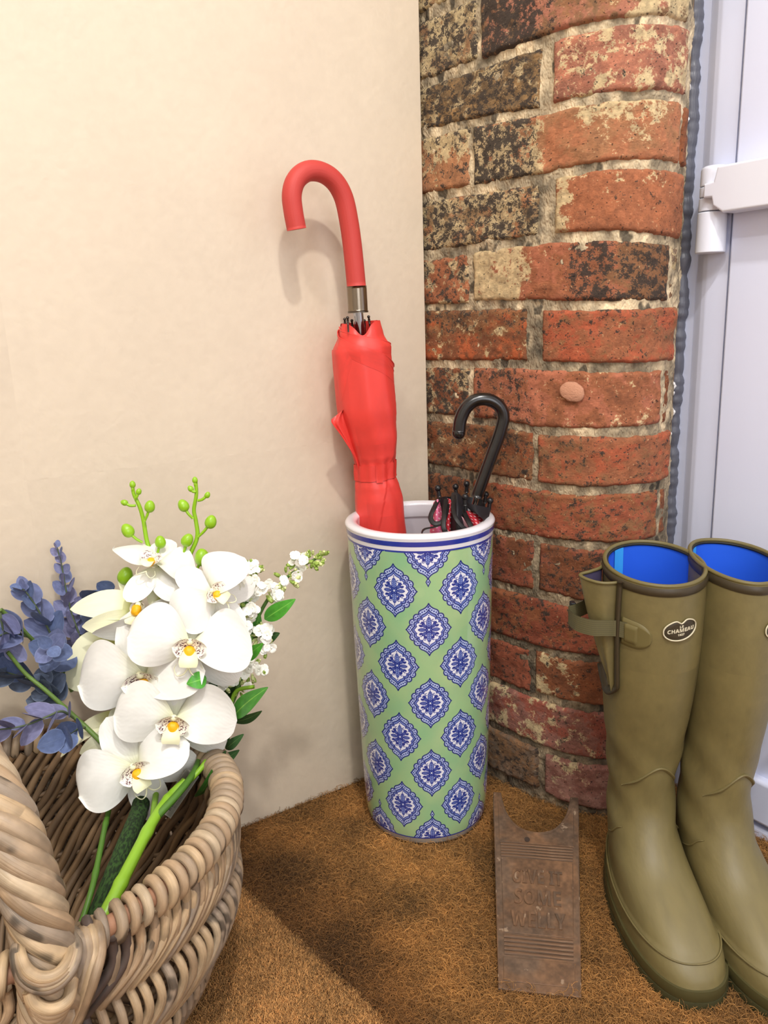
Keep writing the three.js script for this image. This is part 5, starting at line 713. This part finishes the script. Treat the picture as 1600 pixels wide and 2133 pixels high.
const ow = (L) => L.map(([x, y, d]) => offWall(x, y, d));
{
  const t = thing('eucalyptus_spray', 'tall upright spray of dusty blue eucalyptus leaves close to the painted panel', 'foliage', 'artificial blue eucalyptus sprays');
  sprig(t, ow([[200, 1480, 0.05], [187, 1400, 0.04], [168, 1330, 0.034], [150, 1280, 0.03], [138, 1230, 0.028], [129, 1180, 0.028], [119, 1140, 0.028]]), 12, 0.030, 0.009, { seed: 3, from: 0.22, tones: [0, 1, 3] });
  sprig(t, ow([[262, 1250, 0.05], [240, 1232, 0.05], [222, 1243, 0.055], [206, 1248, 0.06]]), 3, 0.024, 0.026, { seed: 9, from: 0.4, tones: [2] });
}
{
  const t = thing('eucalyptus_spray', 'spray of dusty blue eucalyptus with a rosette of leaves facing out, at the left', 'foliage', 'artificial blue eucalyptus sprays');
  sprig(t, ow([[150, 1440, 0.05], [118, 1350, 0.05], [98, 1305, 0.05], [78, 1268, 0.05], [58, 1238, 0.05], [46, 1226, 0.05]]), 7, 0.030, 0.012, { seed: 5, from: 0.3, tones: [0, 2] });
  sprig(t, ow([[120, 1375, 0.05], [112, 1362, 0.075], [107, 1354, 0.10], [104, 1349, 0.118]]), 5, 0.036, 0.018, { seed: 12, from: 0.15, open: 1.15, tones: [2, 0] });
  part('stem', rod(ow([[2, 1270, 0.09], [40, 1305, 0.08], [88, 1352, 0.06], [118, 1376, 0.05], [150, 1440, 0.05]]), 0.0022, 30, 8), EUC_GREEN, t);
  sprig(t, ow([[60, 1326, 0.07], [38, 1322, 0.08], [15, 1318, 0.09], [-12, 1330, 0.1]]), 5, 0.030, 0.026, { seed: 17, from: 0.2, tones: [1, 3, 0] });
  sprig(t, ow([[0, 1275, 0.09], [6, 1310, 0.09], [12, 1345, 0.09]]), 3, 0.028, 0.024, { seed: 19, from: 0.1, tones: [2, 1] });
}
{
  const t = thing('eucalyptus_spray', 'low spray of dusty blue eucalyptus hanging over the back rim of the basket', 'foliage', 'artificial blue eucalyptus sprays');
  part('stem', rod([...ow([[16, 1358, 0.10], [52, 1402, 0.10], [95, 1438, 0.11], [150, 1488, 0.12], [205, 1540, 0.14], [250, 1590, 0.16]]), atZ(290, 1680, -0.78)], (k) => 0.0020 + 0.0012 * k, 50, 8), EUC_GREEN, t);
  sprig(t, ow([[118, 1460, 0.11], [96, 1440, 0.10], [70, 1418, 0.09], [40, 1408, 0.085], [12, 1400, 0.085]]), 6, 0.026, 0.022, { seed: 23, tones: [4, 4, 2], from: 0.15 });
  sprig(t, ow([[160, 1500, 0.12], [130, 1482, 0.13], [100, 1492, 0.14], [62, 1508, 0.15], [28, 1516, 0.155], [-6, 1520, 0.16]]), 6, 0.030, 0.022, { seed: 29, tones: [3, 3, 1], from: 0.12, round: 0.62 });
  sprig(t, ow([[178, 1515, 0.13], [160, 1520, 0.145], [146, 1528, 0.16], [136, 1534, 0.17]]), 3, 0.026, 0.026, { seed: 31, tones: [2], from: 0.3 });
  sprig(t, ow([[128, 1470, 0.10], [112, 1452, 0.095], [110, 1440, 0.095]]), 3, 0.030, 0.028, { seed: 37, tones: [4], from: 0.2 });
}
{
  const t = thing('flower_stem', 'thin dark green jointed stem at the left of the lime stalk in the basket', 'stem', null);
  part('stem', rod(px3([[150, 1965, -0.60], [172, 1915, -0.615], [193, 1845, -0.64], [208, 1775, -0.68], [218, 1725, -0.725], [226, 1690, -0.76], [234, 1650, -0.80]]), (k) => 0.0028 + 0.0007 * Math.max(0, Math.sin(k * 20)) ** 12, 60, 10), STEM_DARK, t);
  const m = thing('moss_stem', 'fuzzy dark green mossy stem between the thin stem and lime stalk', 'stem', null), moss = mat(0xffffff, 0.95, { map: tex(128, 256, (u, v) => { const k = smoothstep(fbm(u * 44, v * 44, 5, 3), 0.3, 0.65); return [lerp(20, 46, k), lerp(36, 76, k), lerp(14, 28, k)]; }) });
  const c = spline(px3([[176, 1960, -0.61], [205, 1900, -0.628], [238, 1820, -0.66], [268, 1745, -0.70], [290, 1690, -0.75], [300, 1640, -0.79]])); moss.map.repeat.set(1, 8);
  part('stem', rod([...Array(61)].map((_, i) => c.getPoint(i / 60)), (k) => 0.0092 + 0.0012 * (fbm(k * 50, 1, 3, 3) - 0.5), 0, 14, { raw: true }), moss, m);
}
{
  // a price tag of clear plastic with bars and digits
  const cv = document.createElement('canvas'); cv.width = 256; cv.height = 96; const c = cv.getContext('2d'); c.fillStyle = '#6f6c60'; c.fillRect(0, 0, 256, 96); c.fillStyle = '#26241f'; const R = rng(4); let x = 26; while (x < 200) { const w = 1 + Math.floor(R() * 5); c.fillRect(x, 26, w, 44); x += w + 2 + Math.floor(R() * 4); } c.font = '16px sans-serif'; c.fillText('05 014749', 50, 88);
  const map = new THREE.CanvasTexture(cv); map.colorSpace = THREE.SRGBColorSpace;
  const t = thing('price_tag', 'small clear plastic price tag with a bar code beside the lime stalk', 'tag', null, atZ(372, 1652, -0.765).toArray());
  t.rotation.set(-0.4, 0.1, 0.95); part('card', new RoundedBoxGeometry(0.052, 0.017, 0.0006, 2, 0.0003), phys(0x8b887c, 0.25, { clearcoat: 0.5 }), t);
  part('print', new THREE.PlaneGeometry(0.049, 0.0145).translate(0, 0, 0.00045), mat(0xffffff, 0.35, { map }), t);
}

// ------------------------------------------------------------------ coir pile: fibres on the matting, short and pale in the near left, longer and darker beyond
{
  const R = rng(5150);
  const hair = (L, lean, curl) => rod([[0, 0, 0], [lean * 0.25, L * 0.5, curl * 0.3], [lean * 0.65, L * 0.85, curl], [lean, L, curl * 1.3]], (k) => 0.00034 * (1.1 - 0.7 * k), 4, 3, { caps: false });
  const lay = (L, lift, curl) => rod([[0, 0, 0], [L * 0.3, lift, curl * 0.4], [L * 0.7, lift * 1.2, -curl * 0.3], [L, lift * 0.5, curl]], (k) => 0.00026 * (1.1 - 0.6 * k), 5, 3, { caps: false });
  const mFib = mat(0xffffff, 0.85);
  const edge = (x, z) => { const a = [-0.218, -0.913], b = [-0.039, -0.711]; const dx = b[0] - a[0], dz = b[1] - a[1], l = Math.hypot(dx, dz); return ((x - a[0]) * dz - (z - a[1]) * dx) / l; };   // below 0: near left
  const inView = (x, z) => x > -0.62 && x < 0.56 && z > -1.26 && z < -0.44;
  const wallSide = (x, z) => (x - WALL_P.x) * WALL_N.x + (z - WALL_P.z) * WALL_N.z > 0.003;
  const underJack = (x, z) => { const dx = x - JACK.front.x, dz = z - JACK.front.z, a = dx * JACK.X.x + dz * JACK.X.z, b = dx * JACK.Z.x + dz * JACK.Z.z; return Math.abs(a) < JACK.half - 0.001 && b > 0.003 && b < JACK.L * 0.72; };
  const clear = (x, z) => wallSide(x, z) && Math.hypot(x - STAND.x, z - STAND.z) > 0.0905 && !underJack(x, z);
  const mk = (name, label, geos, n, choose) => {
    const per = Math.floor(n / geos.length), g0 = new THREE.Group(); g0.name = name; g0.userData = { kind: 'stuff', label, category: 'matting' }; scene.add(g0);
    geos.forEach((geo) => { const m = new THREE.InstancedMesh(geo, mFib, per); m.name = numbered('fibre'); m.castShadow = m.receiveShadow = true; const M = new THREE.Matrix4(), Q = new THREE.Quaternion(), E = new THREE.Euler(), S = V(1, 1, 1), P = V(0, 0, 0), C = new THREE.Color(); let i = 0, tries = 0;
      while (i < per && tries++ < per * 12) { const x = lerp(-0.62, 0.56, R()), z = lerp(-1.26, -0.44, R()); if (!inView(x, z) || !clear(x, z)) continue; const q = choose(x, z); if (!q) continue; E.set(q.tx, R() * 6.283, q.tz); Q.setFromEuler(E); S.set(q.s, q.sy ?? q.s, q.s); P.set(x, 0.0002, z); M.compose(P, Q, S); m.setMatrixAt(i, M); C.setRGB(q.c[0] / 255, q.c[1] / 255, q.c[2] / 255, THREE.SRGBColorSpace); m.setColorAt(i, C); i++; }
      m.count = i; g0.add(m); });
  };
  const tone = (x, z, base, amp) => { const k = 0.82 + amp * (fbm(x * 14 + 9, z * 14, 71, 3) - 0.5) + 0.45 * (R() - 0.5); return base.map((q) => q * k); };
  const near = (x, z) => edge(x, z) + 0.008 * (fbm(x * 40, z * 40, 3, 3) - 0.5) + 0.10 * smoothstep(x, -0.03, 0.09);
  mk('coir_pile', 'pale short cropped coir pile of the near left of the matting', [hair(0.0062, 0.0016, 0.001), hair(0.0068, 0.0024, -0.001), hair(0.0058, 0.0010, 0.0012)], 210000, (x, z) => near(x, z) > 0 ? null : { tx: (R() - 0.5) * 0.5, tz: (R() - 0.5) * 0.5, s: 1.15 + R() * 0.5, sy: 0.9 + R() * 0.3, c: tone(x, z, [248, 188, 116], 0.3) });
  mk('coir_pile', 'darker brown hairy coir pile around the umbrella stand and boots', [hair(0.0058, 0.004, 0.002), hair(0.0066, 0.006, -0.003), lay(0.011, 0.0045, 0.002), lay(0.014, 0.0058, -0.003)], 330000, (x, z) => { const e = near(x, z); if (e <= 0) return null; const f = smoothstep(e, 0, 0.16) , st = Math.exp(-(((Math.hypot(x - 0.03, z + 0.93) - 0.02) / 0.07) ** 2)) * 0.35; return { tx: (R() - 0.5) * 1.3, tz: (R() - 0.5) * 1.3, s: 0.9 + R() * 0.6, sy: 0.8 + R() * 0.4, c: tone(x, z, [lerp(160, 218, f * 0.8 + st), lerp(110, 160, f * 0.8 + st), lerp(58, 90, f * 0.8 + st)], 0.55) }; });  // fibre colour darkest along the boundary, paler away from it
}

renderer.render(scene, camera);
